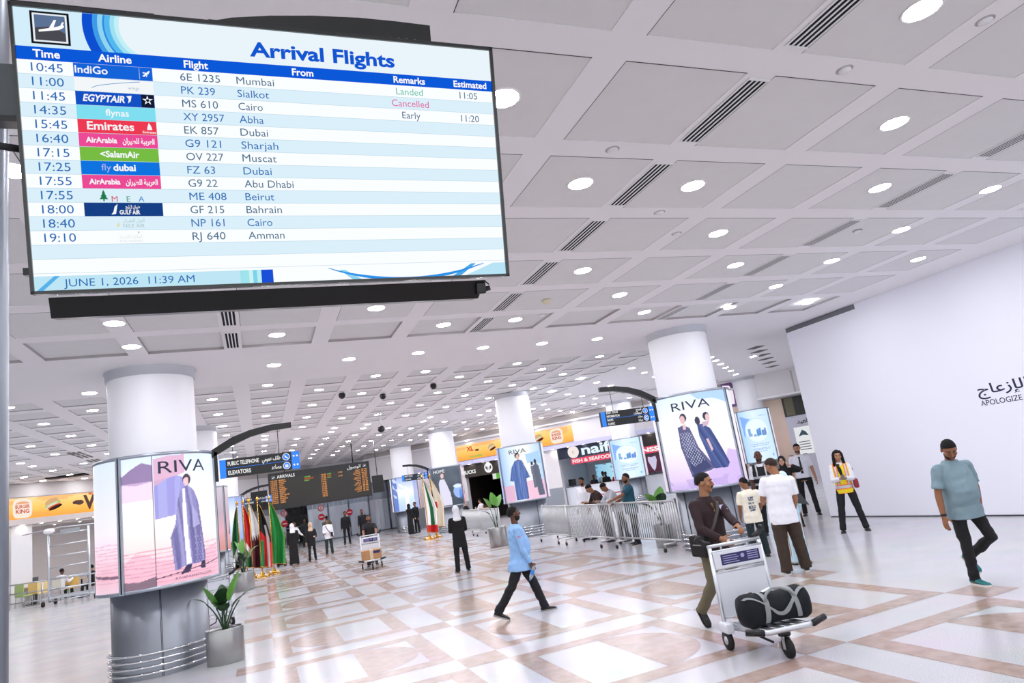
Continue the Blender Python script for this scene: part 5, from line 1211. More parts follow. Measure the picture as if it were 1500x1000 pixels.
# ================================================================== people
from mathutils.bvhtree import BVHTree
def RX(a): return Matrix.Rotation(a, 3, 'X')
def RY(a): return Matrix.Rotation(a, 3, 'Y')
def RZ(a): return Matrix.Rotation(a, 3, 'Z')
D = math.radians
def solid(mb, voxel, smooth=3):
    o = mb.build('tmp'); bm = bmesh.new(); bm.from_mesh(o.data); bmesh.ops.recalc_face_normals(bm, faces=bm.faces[:]); bm.to_mesh(o.data); bm.free(); md = o.modifiers.new('r', 'REMESH'); md.mode = 'VOXEL'; md.voxel_size = voxel; md.use_smooth_shade = True
    s = o.modifiers.new('s', 'SMOOTH'); s.factor = .5; s.iterations = smooth
    me = bpy.data.meshes.new_from_object(o.evaluated_get(bpy.context.evaluated_depsgraph_get()))
    old = o.data; bpy.data.objects.remove(o); bpy.data.meshes.remove(old); return me
def coords(me):
    V = np.zeros(len(me.vertices) * 3, np.float32); me.vertices.foreach_get('co', V); return V.reshape(-1, 3)
def wrinkle(me, amp, seed=0, fx=1.0):
    V = coords(me); N = np.zeros(len(V) * 3, np.float32); me.vertex_normals.foreach_get('vector', N); N = N.reshape(-1, 3)
    rs = np.random.RandomState(seed); d = np.zeros(len(V))
    for k in range(7):
        a = rs.normal(0, 1, 3) * np.array([16, 16, 24]) * fx; d += np.sin(V @ a + rs.uniform(0, 6) + 1.5 * np.sin(V @ (rs.normal(0, 7, 3)))) / 7
    V = V + N * (d * amp)[:, None]; me.vertices.foreach_set('co', V.astype(np.float32).ravel()); me.update()
def link(me, name, mats_, parent, sel=None):
    me.materials.clear()
    for m in mats_: me.materials.append(m)
    if sel is not None:
        C = np.zeros(len(me.polygons) * 3, np.float32); me.polygons.foreach_get('center', C); C = C.reshape(-1, 3)
        me.polygons.foreach_set('material_index', np.asarray(sel(C), np.int32))
    else: me.polygons.foreach_set('material_index', [0] * len(me.polygons))
    me.polygons.foreach_set('use_smooth', [True] * len(me.polygons)); me.name = name
    o = bpy.data.objects.new(name, me); COL.objects.link(o); o.parent = parent; return o
def skin_mat(c):
    return mat('skin_' + c, c, .5, var=.08, scale=18, bump=.08, bscale=140)
def cloth(c, kind=''):
    return mat('cloth_' + c + kind, c, .85, var=.12, scale=7, bump=.25, bscale=90)

SK = {'brown': '#8a5a3c', 'dark': '#5a3826', 'tan': '#b07f5f', 'fair': '#d2a688', 'olive': '#9b6b4b'}
def person(label, loc, phi, h=1.75, skin='brown', vox=.012, lean=0, side=0, twist=0, hyaw=0, hpitch=0, hroll=0, belly=0.0, build=1.0,
           legs=((0, 3, 0, 0), (0, 3, 0, 0)), arms=((0, 8, 12, 0), (0, 8, 12, 0)), top=None, sleeve='long', hem=-.13, top_mats=None, top_sel=None, tail=True,
           bottom='#15161a', bw=1.0, shoes='#16161a', sole='#2a2a2c', hair='short', hairc='#120f0e', beard=None, mous=None, robe=None, scarf=None, seat=None,
           foot_yaw=(D(8), D(8)), group=None, hands=((.7, None), (.7, None)), wr=.006):
    """legs: (thigh pitch, abduction, knee, toe-down) right then left, degrees; arms: (pitch, abduction, elbow, inward) or ('to', x, y, z[, pole])"""
    s = h / 1.75
    root = thing('person', label, 'person', (loc[0], loc[1], 0), D(phi) - PI / 2, group)
    P = Vector((0, 0, 0)); sides = (1, -1); stride = .042 if abs(legs[0][0] - legs[1][0]) > 25 and seat is None else 0.0
    # legs
    LG = []
    for i, sg in enumerate(sides):
        a, b, k, f = [D(x) for x in legs[i][:4]]; b2 = D(legs[i][4]) if len(legs[i]) > 4 else b
        hip = P + Vector((sg * .092, 0, -.02))
        def leg_dir(p, b): return Vector((sg * math.sin(b), math.sin(p) * math.cos(b), -math.cos(p) * math.cos(b))).normalized()
        kn = hip + leg_dir(a, b) * .43; an = kn + leg_dir(a - k, b2) * .42
        R = RZ(-sg * foot_yaw[i]) @ RX(-f)
        LG.append((hip, kn, an, R))
    if seat is None:
        low = min(min((an + R @ Vector((0, y, -.085))).z for y in (-.06, .19)) for _, _, an, R in LG)
        P0 = Vector((0, 0, -low))
    else: P0 = Vector((0, 0, seat / s))
    LG = [(a + P0, b + P0, c + P0, R) for a, b, c, R in LG]; P = P0
    LN, SD, TW = D(lean), D(side), D(twist)
    def TM(f): return RZ(TW * f) @ RX(-LN * f) @ RY(SD * f)
    def sp(z):                                # point on the bent spine
        q = P.copy(); st = 8
        if z <= 0: return P + Vector((0, 0, z))
        for k in range(st):
            f = min(1, (k + .5) / st * z / .22); q = q + TM(f) @ Vector((0, 0, z / st))
        return q
    def fr(z): return TM(min(1, max(0, z / .22)))
    T1 = TM(1); neck = sp(.50)
    Hm = RZ(TW + D(hyaw)) @ RX(-D(hpitch)) @ RY(D(hroll)); hc = neck + T1 @ Vector((0, .0, .065)) + Hm @ Vector((0, .02, .105))
    HM = Matrix.Translation(hc) @ Hm.to_4x4()
    # arms
    AM = []
    for i, sg in enumerate(sides):
        S = sp(.425) + T1 @ Vector((sg * .178 * build, 0, 0))
        if arms[i][0] == 'to':
            Wt = Vector(arms[i][1:4]) / s; pole = Vector(arms[i][4]) if len(arms[i]) > 4 else Vector((sg * .5, -.5, -.6))
            dv = Wt - S; L1, L2 = .29, .26; dl = min(dv.length, L1 + L2 - .005); dv.normalize(); Wt = S + dv * dl
            x = (L1 * L1 - L2 * L2 + dl * dl) / (2 * dl); hh = math.sqrt(max(0, L1 * L1 - x * x)); pv = (pole - dv * pole.dot(dv)).normalized()
            E = S + dv * x + pv * hh; W = Wt
        else:
            a, b, e, t = [D(x) for x in arms[i]]
            U = T1 @ Vector((sg * math.sin(b), math.sin(a) * math.cos(b), -math.cos(a) * math.cos(b)))
            Fd = T1 @ Vector((sg * (math.sin(b) * .6 - math.sin(t)), math.sin(a + e) * math.cos(t), -math.cos(a + e) * math.cos(t))).normalized()
            E = S + U * .29; W = E + Fd * .26
        AM.append((S, E, W))
    def ring(c, R, rx, ry, yo=0, n=20, sq=.88):
        return [c + R @ Vector((rx * math.copysign(abs(math.cos(t)) ** sq, math.cos(t)), yo + ry * math.copysign(abs(math.sin(t)) ** sq, math.sin(t)), 0)) for t in np.linspace(0, 2 * PI, n + 1)[:-1]]
    TS = [(-.13, .168, .118, 0), (-.05, .172, .124, 0), (.06, .163, .118 + belly * .7, .01 + belly * .6), (.16, .162, .116 + belly, .012 + belly * .8), (.26, .170, .118 + belly * .6, .012 + belly * .4), (.36, .176, .118, .006), (.42, .160, .102, -.004), (.455, .125, .088, -.006), (.485, .090, .074, -.008), (.515, .066, .064, -.004)]
    def torso(mb, m, k=1.0, add=0.0, z0=-.2, z1=9, flare=0.0):
        mb.loft([ring(sp(z), fr(z), (rx * k * build + add) * (1 + flare * max(0, .1 - z)), (ry * k * build + add) * (1 + flare * max(0, .1 - z)), yo) for z, rx, ry, yo in TS if z0 <= z <= z1], m)
    X = skin_mat(SK[skin])
    # ---- body: one continuous skin
    b = MB()
    torso(b, X, .86, 0, z1=.5)
    b.tube([neck - T1 @ Vector((0, .0, .06)), neck + T1 @ Vector((0, .002, .03)), hc + Hm @ Vector((0, -.02, -.05))], [.062, .054, .052], X, 14)
    b.ell((0, -.008, .028), (.076, .095, .090), X, HM); b.ell((0, .016, -.045), (.058, .073, .072), X, HM); b.ell((0, .055, -.092), (.030, .028, .022), X, HM)
    b.tube([(0, .084, .022), (0, .100, -.005), (0, .108, -.026), (0, .085, -.036)], [.008, .011, .016, .010], X, 8, M=HM); b.ell((0, .080, .032), (.05, .012, .010), X, HM)
    for sg in (1, -1): b.ell((sg * .078, -.008, -.004), (.011, .022, .032), X, HM, n=10, h=7); b.ell((sg * .045, .055, -.02), (.025, .03, .03), X, HM, n=10, h=7)
    for i, sg in enumerate(sides):
        S, E, W = AM[i]
        fd = (W - E).normalized()
        b.tube([sp(.43) + T1 @ Vector((sg * .06, 0, 0)), S], [.055, .052], X, 12); b.ell(tuple(S), (.055, .055, .055), X, n=10, h=7)
        b.tube([S, S.lerp(E, .35), S.lerp(E, .75), E, E.lerp(W, .25), E.lerp(W, .7), W, W + fd * .02], [.056, .050, .043, .040, .041, .034, .027, .026], X, 14)
        curl, hint = hands[i]
        hint = Vector(hint) if hint else (RZ(TW) @ Vector((-.15 * sg, 1, .15)) if fd.z < -.5 else Vector((-sg, .2, .6)))
        Th = (hint - fd * hint.dot(fd)).normalized(); Nn = Th.cross(fd) if sg > 0 else fd.cross(Th)
        def pr_(u, v, w): return W + fd * u + Th * v + Nn * w
        b.loft([[pr_(u, rt * math.cos(q), rn * math.sin(q)) for q in np.linspace(0, 2 * PI, 13)[:-1]] for u, rt, rn in ((-.01, .026, .022), (.03, .036, .019), (.07, .041, .017), (.095, .040, .014))], X)
        for k in range(4):
            q = pr_(.088, .031 - .0205 * k, 0); L = (.072, .080, .075, .060)[k]; pth = [q]; 
            for j, (an_, ll) in enumerate(((.30, .42), (.85, .33), (1.35, .25))):
                aa = curl * an_; q = q + (fd * math.cos(aa) + Nn * math.sin(aa)) * L * ll; pth.append(q)
            b.tube(pth, [.0092, .0088, .0082, .0072], X, 8)
        q0 = pr_(.025, .030, .004); q1 = q0 + (fd * .55 + Th * .75 + Nn * .3).normalized() * .042; q2 = q1 + (fd * .9 + Th * .15 + Nn * (.2 + .5 * curl)).normalized() * .034
        b.tube([q0, q1, q2], [.013, .011, .0085], X, 8)
    for hip, kn, an, R in LG:
        b.tube([hip, hip.lerp(kn, .5), kn, kn.lerp(an, .3), an + Vector((0, 0, .02)), an - Vector((0, 0, .03))], [.075, .062, .048, .046, .034, .036], X, 12)
        b.tube([an + R @ Vector((0, -.03, -.045)), an + R @ Vector((0, .12, -.06))], [.035, .028], X, 10)
    link(solid(b, min(vox, .008) if vox < .014 else vox, 2), 'body', [X], root)
    # ---- face
    if scarf != 'veil':
        ink = mat('eye_dark', '#17100d', .3, var=0); ew = mat('eye_white', '#a3958a', .5, var=0); hcM = mat('hair_' + hairc, hairc, .95, var=.3, scale=60, bump=.6, bscale=220)
        m = MB()
        for sg in (1, -1): m.ell((sg * .031, .0805, .011), (.0115, .0065, .0048), ew, HM, n=10, h=6); m.ell((sg * .031, .0855, .011), (.0056, .0028, .0050), ink, HM, n=8, h=5)
        m.build('eyes', root)
        m = MB()
        for sg in (1, -1): m.tube([(sg * .014, .090, .031), (sg * .031, .091, .036), (sg * .05, .079, .031)], [.004, .005, .003], hcM, 6, M=HM)
        m.build('eyebrows', root)
        m = MB(); m.ell((0, .0885, -.066), (.022, .009, .0075), mat('lips_' + skin, {'brown': '#7a4438', 'dark': '#4e2a22', 'tan': '#a0605a', 'fair': '#b8615f', 'olive': '#8a5246'}[skin], .45, var=.05), HM, n=10, h=6); m.build('mouth', root)
        def shell(c, r, keep, kout, kin, mm, nm, amp=.02, par=root):
            V = []; Fs = []; n, hh = 28, 18; rs = np.random.RandomState(3)
            for i in range(hh + 1):
                for j in range(n):
                    a, q = PI * i / hh, 2 * PI * j / n; d = Vector((math.sin(a) * math.cos(q), math.sin(a) * math.sin(q), -math.cos(a)))
                    kk = keep(d); kk = float(kk) if isinstance(kk, bool) else max(0.0, min(1.0, kk / .22 + .5)); k = kin + (kout + amp * rs.uniform(-1, 1) - kin) * kk
                    V.append((c[0] + r[0] * d.x * k, c[1] + r[1] * d.y * k, c[2] + r[2] * d.z * k))
            for i in range(hh):
                for j in range(n): Fs.append((i * n + j, i * n + (j + 1) % n, (i + 1) * n + (j + 1) % n, (i + 1) * n + j))
            m = MB(); m.add(V, Fs, mm, True, HM); return m.build(nm, par)
        if hair and not scarf:
            hl = {'short': (-.06, .50), 'receding': (-.02, .60), 'bald': (.05, .95), 'long': (-.25, .58)}[hair]
            if hair != 'bald': shell((0, -.010, .030), (.078, .097, .093), lambda d: d.z - (hl[0] + (hl[1] - hl[0]) * max(0, d.y) ** .8 if d.y > 0 else hl[0] + .85 * d.y) + (.22 if abs(d.x) > .8 and -.3 < d.y < .25 else 0), 1.045, .90, hcM, 'hair', .012)
            if hair == 'long':
                m = MB()
                for sg in (1, -1): m.tube([hc + Hm @ Vector((sg * .045, .01, .10)), hc + Hm @ Vector((sg * .083, .02, .03)), hc + Hm @ Vector((sg * .088, .02, -.08)), hc + Hm @ Vector((sg * .10, .05, -.2)), hc + Hm @ Vector((sg * .09, .09, -.30))], [.03, .032, .036, .032, .012], hcM, 10)
                m.tube([hc + Hm @ Vector((0, -.07, .06)), hc + Hm @ Vector((0, -.09, -.06)), hc + Hm @ Vector((0, -.10, -.2))], [.06, .08, .05], hcM, 12); m.build('long_hair', root)
        if beard: shell((0, .012, -.047), (.060, .075, .074), lambda d: d.z < .15 - .35 * max(0, d.y) and d.y > -.35 and not (abs(d.x) < .28 and d.y > .5 and -.35 < d.z < .0), 1.07, .84, mat('hair_' + beard, beard, .95, var=.3, scale=60), 'beard', .025)
        if mous: m = MB(); m.tube([(-.030, .082, -.056), (-.014, .094, -.047), (0, .097, -.046), (.014, .094, -.047), (.030, .082, -.056)], [.004, .007, .007, .007, .004], mat('hair_' + mous, mous, .7, var=.3, scale=60), 8, M=HM); m.build('moustache', root)
    # ---- clothes
    if bottom and not robe:
        B = cloth(bottom); m = MB()
        wst = ((.075, .158, .116, .008), (.0, .168, .122, 0), (-.07, .172, .124, -.004), (-.12, .155, .105, -.004)) if hem > -.12 else ((.0, .150, .105, 0), (-.07, .165, .118, -.004), (-.12, .152, .102, -.004))
        m.loft([ring(sp(z), fr(z), rx * build, ry + belly * .2, yo) for z, rx, ry, yo in wst], B)
        for hip, kn, an, R in LG:
            hem_ = an + (an - kn).normalized() * .035
            m.tube([hip + Vector((0, 0, .03)), hip.lerp(kn, .25), hip.lerp(kn, .6), kn, kn.lerp(an, .35), kn.lerp(an, .75), hem_], [.088 if hem > -.12 else .078, (.090 if hem > -.12 else .084) * (.55 + .45 * bw), .078 * bw, .066 * bw, .064 * bw, .060 * bw, .060 * bw], B, 16)
        me = solid(m, max(.010, vox), 3); wrinkle(me, wr * 1.1, 5); wrinkle(me, wr * .4, 15, 2.2); link(me, 'trousers', [B], root)
        m = MB()
        if hem > -.12: m.loft([ring(sp(z), fr(z), .161 * build, .119 + belly * .3, .008) for z in (.045, .078)], BLACK, cap=False); m.build('belt', root)
    top_o = None
    def arm_cloth(m, C, mode, k=1.0):
        for i, sg in enumerate(sides):
            S, E, W = AM[i]
            m.tube([sp(.42) + T1 @ Vector((sg * .07, 0, .0)), S + T1 @ Vector((-sg * .01, 0, .005))], [.070 * k, .062 * k], C, 14); m.ell(tuple(S), (.066 * k, .066 * k, .066 * k), C, n=16, h=10)
            if mode == 'short': m.tube([S, S.lerp(E, .3), S.lerp(E, .78)], [.066 * k, .068 * k, .068 * k], C, 16)
            elif mode == 'long': m.tube([S, S.lerp(E, .4), S.lerp(E, .8), E, E.lerp(W, .35), E.lerp(W, .8), E.lerp(W, .97)], [.064 * k, .062 * k, .056 * k, .054 * k, .051 * k, .044 * k, .041 * k], C, 16)
    if robe:
        C = cloth(robe); m = MB(); torso(m, C, 1.0, .012)
        dz = P.z - (.05 if seat is None else .3)
        def wavy(z, rx, ry, ph): return [P + Vector((rx * math.cos(t) * (1 + .06 * math.sin(7 * t + ph)), ry * math.sin(t) * (1 + .06 * math.sin(7 * t + ph)), z)) for t in np.linspace(0, 2 * PI, 33)[:-1]]
        m.loft([wavy(.1, .165 * build, .13, 0), wavy(-.1, .178 * build, .135, 0), wavy(-.4, .185 * build, .15, .3), wavy(-dz * .8, .195 * build, .165, .6), wavy(-dz, .205 * build, .175, .8)], C)
        arm_cloth(m, C, 'long', 1.12); me = solid(m, max(.012, vox), 3); wrinkle(me, wr, 3); top_o = link(me, 'robe', [C], root)
    elif top:
        C = cloth(top); m = MB(); torso(m, C, 1.0, .010, z0=hem, flare=.15)
        if hem < -.13: m.loft([ring(sp(z), fr(z), rx * build, ry + belly * .25, belly * .3) for z, rx, ry in ((-.0, .172, .128 * build), (-.08, .183 + stride * .6, .145 * build + stride * .6), (hem, .186 + stride * .8, .150 * build + stride))], C)
        arm_cloth(m, C, sleeve); me = solid(m, max(.009, vox * .9), 3); wrinkle(me, wr, 8); wrinkle(me, wr * .45, 21, 2.4); top_o = link(me, 'shirt', top_mats(C) if top_mats else [C], root, (lambda c: top_sel(c, P, sp, s)) if top_sel else None)
        m = MB(); m.tube([neck + T1 @ Vector((.066 * math.cos(t), .060 * math.sin(t) - .004, -.012 - .022 * math.sin(t))) for t in np.linspace(0, 2 * PI, 25)[:-1]], .011 if sleeve == 'short' else .016, C, 8, closed=True); m.build('collar', root)
    if scarf:
        C = cloth(scarf if scarf != 'veil' else '#0d0d10', 'scarf'); m = MB()
        m.ell((0, -.026, .018), (.098, .110, .124), C, HM, n=20, h=14)
        m.tube([hc + Hm @ Vector((0, -.035, -.02)), hc + Hm @ Vector((0, -.03, -.10)), neck + T1 @ Vector((0, -.005, .0)), neck + T1 @ Vector((0, -.005, -.07)), neck + T1 @ Vector((0, -.005, -.11))], [.098, .102, .12, .165, .14], C, 18, flat=.82)
        me = solid(m, max(.009, vox), 3); wrinkle(me, .004, 2); link(me, 'headscarf', [C], root)
    SM, SL = mat('shoe_' + shoes, shoes, .5, var=.15), mat('sole_' + sole, sole, .6, var=.05)
    for hip, kn, an, R in LG:
        m = MB(); A4 = Matrix.Translation(an) @ R.to_4x4()
        rg = [(-.068, .022, -.058, -.03), (-.055, .036, -.07, -.0), (0, .039, -.072, .012), (.05, .042, -.072, -.012), (.11, .046, -.072, -.032), (.16, .042, -.072, -.042), (.192, .024, -.072, -.056)]
        m.loft([[(wd * math.cos(t), y, (z0 + z1) / 2 + (z1 - z0) / 2 * math.sin(t)) for t in np.linspace(0, 2 * PI, 15)[:-1]] for y, wd, z0, z1 in rg], SM, M=A4); so = m.build('shoe', root)
        m = MB(); ol = [(-.03, -.072), (.03, -.072), (.043, -.03), (.044, .05), (.05, .11), (.044, .165), (.02, .198), (-.02, .198), (-.044, .165), (-.05, .11), (-.044, .05), (-.043, -.03)]
        m.loft([[(x, y, z) for x, y in ol] for z in (-.087, -.066)], SL, smooth=False, M=A4); m.build('sole', so)
    root.scale = (s, s, s)
    info = dict(root=root, P=P, sp=sp, fr=fr, T1=T1, hc=hc, HM=HM, AM=AM, LG=LG, ring=ring, s=s, neck=neck, top=top_o, build=build, TS=TS, belly=belly)
    return info
def local_of(info, p):                        # world point -> the person's own unit coordinates
    r = info['root']; M = Matrix.Translation(r.location) @ Matrix.Rotation(r.rotation_euler.z, 4, 'Z') @ Matrix.Scale(info['s'], 4)
    return M.inverted() @ Vector(p)
def to_world(info, p):
    r = info['root']; return Matrix.Translation(r.location) @ Matrix.Rotation(r.rotation_euler.z, 4, 'Z') @ Matrix.Scale(info['s'], 4) @ Vector(p)
def cast_flat(info, mb_fn, name, parent, org, dx, dz, ray_dir, off=.004):
    """lettering or a badge laid on the shirt: flat drawing at org (dx right, dz up) pushed along ray_dir on to the cloth"""
    me = info['top'].data; V = [v.co.copy() for v in me.vertices]; bv = BVHTree.FromPolygons(V, [tuple(p.vertices) for p in me.polygons])
    org, dx, dz, rd = Vector(org), Vector(dx), Vector(dz), Vector(ray_dir).normalized()
    def f(x, y, d):
        p = org + dx * x + dz * y; h = bv.ray_cast(p - rd * .6, rd)
        q = h[0] if h[0] is not None else p
        return q - rd * (off + d)
    m = MB(); mb_fn(m, f); return m.build(name, parent)
def arm_to(phi, loc, h, w):                   # world wrist target -> local metres
    return Matrix.Rotation(-(D(phi) - PI / 2), 3, 'Z') @ (Vector(w) - Vector((loc[0], loc[1], 0)))

# --- 1 the man with the near trolley
loc, ph, hh = (4.93, 6.93), -88, 1.75
rw_ = arm_to(ph, loc, hh, (4.80, 6.57, 1.02)); lw_ = arm_to(ph, loc, hh, (4.93, 6.33, 1.07))
q = person('man in a dark maroon shirt and olive trousers pushing the near luggage trolley', loc, ph, hh, 'olive', .008, hyaw=38, hpitch=3, lean=4, belly=.012,
           legs=((2, 3, 42, 48), (20, 3, 16, 0)), arms=(('to', *rw_, (.7, -.7, -.3)), ('to', *lw_, (-.4, -.4, -.8))), top='#2a171b', hem=-.17, bottom='#6d6751', bw=1.08, shoes='#101012', sole='#1a1a1c',
           hair='receding', mous='#15100e', hairc='#15110f', hands=((.8, (-.3, .2, 1)), (1.3, (.9, .2, .3))), wr=.007)
r = q['root']
S = q['sp']
bag_c = S(.0) + Vector((.20, .04, -.03))
m = MB(); m.box(bag_c, (.10, .30, .24), cloth('#15130f', 'bag'), bev=.03); m.box(bag_c + Vector((.052, .02, .02)), (.004, .20, .01), STEEL); 
bg = m.build('shoulder_bag', None)
bag_root = thing('shoulder_bag', 'black cross-body bag worn by the man with the near trolley', 'bag', matrix=Matrix.Translation(r.location) @ Matrix.Rotation(r.rotation_euler.z, 4, 'Z') @ Matrix.Scale(q['s'], 4))
bg.parent = bag_root; bg.name = 'pouch'
def strap(m, f): pass
bv = BVHTree.FromPolygons([v.co.copy() for v in q['top'].data.vertices], [tuple(p.vertices) for p in q['top'].data.polygons])
pts = []
for t in np.linspace(0, 1, 16):
    tgt = S(.44).lerp(S(.05), t) + Vector((-.10 + .24 * t, 0, 0)); h_ = bv.ray_cast(tgt + Vector((0, .6, 0)), Vector((0, -1, 0)))
    if h_[0] is not None: pts.append(h_[0] + Vector((0, .008, 0)))
m = MB(); m.tube(pts, .020, mat('strap_grey', '#4a4643', .8), 8, flat=.25); m.build('strap', bag_root)
cast_flat(q, lambda m, f: m.poly([(-.055, .03), (0, -.085), (.055, .03)], f, skin_mat(SK['olive'])), 'open_neck', r, S(.455) + Vector((0, .3, 0)), (1, 0, 0), (0, 0, 1), (0, -1, -.25), off=.006)
cast_flat(q, lambda m, f: [m.poly([(sg * .02, .05), (sg * .062, .035), (sg * .012, -.075), (sg * .002, -.05)], f, cloth('#21120f' if sg > 0 else '#211216')) for sg in (1, -1)], 'collar_flaps', r, S(.46) + Vector((0, .3, 0)), (1, 0, 0), (0, 0, 1), (0, -1, -.25), off=.012)
cast_flat(q, lambda m, f: m.poly([(0, 0), (.05, 0), (.05, .055), (0, .055)], f, mat('badge_lilac', '#b9b5d8', .5, var=.2, scale=60)), 'chest_badge', r, S(.36) + Vector((-.13, .3, -.02)), (1, 0, 0), (0, 0, 1), (0, -1, 0))
Wr = q['AM'][0][2]; fd = (Wr - q['AM'][0][1]).normalized()
wp = to_world(q, Wr + fd * .10); t = thing('mobile_phone', 'white phone in the right hand of the man with the near trolley', 'phone', wp, .5); m = MB(); m.box((0, 0, .01), (.07, .02, .05), WHITE, bev=.006); m.build('handset', t)

# --- 2 the man in light blue with a water bottle
loc, ph = (3.66, 10.12), -14
q = person('man in a light blue shirt striding past with a water bottle', loc, ph, 1.68, 'dark', .008, hyaw=8, hpitch=-8, belly=.03, build=1.12, lean=1,
           legs=((-26, 2, 12, 22), (24, 2, 6, 0)), arms=((8, 6, 16, 4), (6, 4, 8, 0)), top='#8fb9e8', hem=-.20, bottom='#14151c', bw=1.12, shoes='#1a1a1c', sole='#9a9a98', hair='short', hairc='#0e0b0a', beard='#17110e', hands=((1.5, None), (.8, None)), wr=.012)
r = q['root']; S = q['sp']; S0, E0, W0 = q['AM'][0]
def emblem(m, f):
    for k in range(7):
        a = PI * (k + .5) / 7; m.poly([(.006 * math.cos(a), .004 + .006 * math.sin(a)), (.024 * math.cos(a - .16), .024 * math.sin(a - .16)), (.028 * math.cos(a), .028 * math.sin(a)), (.024 * math.cos(a + .16), .024 * math.sin(a + .16))], f, mat('emblem_red', '#d62a3c', .5, var=0))
    text(m, 'HUAWEI', f, mat('emblem_red', '#d62a3c'), 0, -.016, .010, align='C', bold=.02)
cast_flat(q, emblem, 'sleeve_emblem', r, S0.lerp(E0, .38) + Vector((.3, 0, 0)), (0, 1, 0), (0, 0, 1), (-1, 0, 0), off=.003)
cast_flat(q, lambda m, f: text(m, 'HUAWEI', f, mat('print_slate', '#5877a5', .6, var=0), 0, 0, .022, align='C'), 'back_print', r, S(.34) + Vector((.0, -.3, 0)), (1, 0, 0), (0, 0, 1), (0, 1, 0), off=.003)
fd = (W0 - E0).normalized(); hp = to_world(q, W0 + fd * .085)
t = thing('water_bottle', 'clear water bottle with a blue label in the hand of the man in light blue', 'bottle', hp); t.rotation_euler = (0, D(205), D(-14))
m = MB(); m.lathe([(.0005, -.03), (.028, -.03), (.031, -.02), (.031, .11), (.029, .13), (.014, .165), (.012, .175)], mat('clear_bottle', '#dfe9f2', .08, var=0, trans=.6), 20); m.build('body', t)
m = MB(); m.lathe([(.0315, .03), (.0317, .10)], mat('label_blue', '#3f7fd0', .4), 20); m.build('label', t); m = MB(); m.lathe([(.014, .17), (.014, .19), (.0005, .19)], mat('cap_blue', '#2c62b8', .4), 16); m.build('cap', t)

# --- 3 the man in the grey-blue tee
loc, ph = (7.75, 5.87), -104
q = person('bearded man in a grey-blue tee and black trousers walking by the white hoarding', loc, ph, 1.74, 'brown', .008, hyaw=-26, hpitch=34, belly=.045, build=1.10, lean=3,
           legs=((-4, -5, 4, 0), (10, 16, 66, 40, -11)), arms=((2, 14, 10, 0), (-6, 16, 24, 26)), top='#7d959f', sleeve='short', hem=-.17, bottom='#17171a', bw=1.0, shoes='#1f7478', sole='#e6e4de', hair='short', hairc='#0d0b0a', beard='#15100e', hands=((.6, None), (.9, None)), wr=.012, foot_yaw=(D(-4), D(6)))
r = q['root']
for i, nm, mm in ((0, 'bracelet', BLACK), (1, 'wristwatch', STEEL)):
    S0, E0, W0 = q['AM'][i]; c = E0.lerp(W0, .93); d = (W0 - E0).normalized(); m = MB(); m.cyl(c - d * .012, c + d * .012, .034, mm, 16); m.build(nm, r)

# --- 4 the woman in the yellow vest
YEL, ORN, SIL = mat('vest_yellow', '#efd51f', .8, var=.08, bump=.3), mat('vest_orange', '#f2743a', .8, var=.06), mat('vest_silver', '#c9c9d0', .35, .3, var=.1)
def vest(q, mats_, sel, hem=-.14, z1=.485, add=.022):
    m = MB(); TS = q['TS']; b_ = q['build']
    m.loft([q['ring'](q['sp'](z), q['fr'](z), rx * b_ + add, ry + add + q['belly'] * .0, yo) for z, rx, ry, yo in [(hem, TS[0][1], TS[0][2], 0)] + [t for t in TS if hem < t[0] < z1]], mats_[0])
    for sg in (1, -1): m.tube([q['sp'](.43) + q['T1'] @ Vector((sg * .05, 0, 0)), q['sp'](.43) + q['T1'] @ Vector((sg * .165 * b_, 0, .0))], [.085, .078], mats_[0], 14)
    me = solid(m, .01, 3); wrinkle(me, .004, 4); P = q['P']
    return link(me, 'vest', mats_, q['root'], lambda C: sel(C - np.array(P, np.float32)))
loc, ph = (11.03, 10.72), -133
q = person('woman with long dark hair in a yellow and orange reflective vest', loc, ph, 1.64, 'tan', .009, hpitch=12, hyaw=8, legs=((2, 9, 0, 0), (2, 9, 0, 0)), arms=(('to', .05, .27, 1.06), ('to', -.05, .27, 1.06)), top='#e4e4ea', hem=-.13, bottom='#141418', bw=1.1, shoes='#111114', hair='long', hairc='#120e10', build=.9, hands=((1.0, (-.6, .2, .9)), (1.0, (.6, .2, .9))))
def vsel(C):
    i = np.zeros(len(C), int); x, z = C[:, 0], C[:, 2]
    i[(np.abs(np.abs(x) - .10) < .035) & (z > .05)] = 1; i[(np.abs(np.abs(x) - .10) < .018) & (z > .05)] = 2
    i[(z < .055) & (z > -.045)] = 1; i[(z < .035) & (z > -.025)] = 2; i[(z < -.125)] = 1
    return i
vest(q, [YEL, ORN, SIL], vsel)
m = MB(); m.tube([q['neck'] + Vector((.03, .07, -.02)), q['sp'](.36) + Vector((.02, .15, 0)), q['sp'](.22) + Vector((0, .165, 0))], [.035, .04, .02], cloth('#121214', 'scarf'), 10, flat=.4); m.build('neck_scarf', q['root'])
p = to_world(q, (q['AM'][0][2] + q['AM'][1][2]) / 2 + Vector((0, .09, .03))); t = thing('mobile_phone', 'black phone held by the woman in the yellow vest', 'phone', p, D(ph)); m = MB(); m.box((0, 0, 0), (.012, .075, .14), BLACK, M=Matrix.Rotation(-.9, 4, 'Y'), bev=.004); m.build('handset', t)
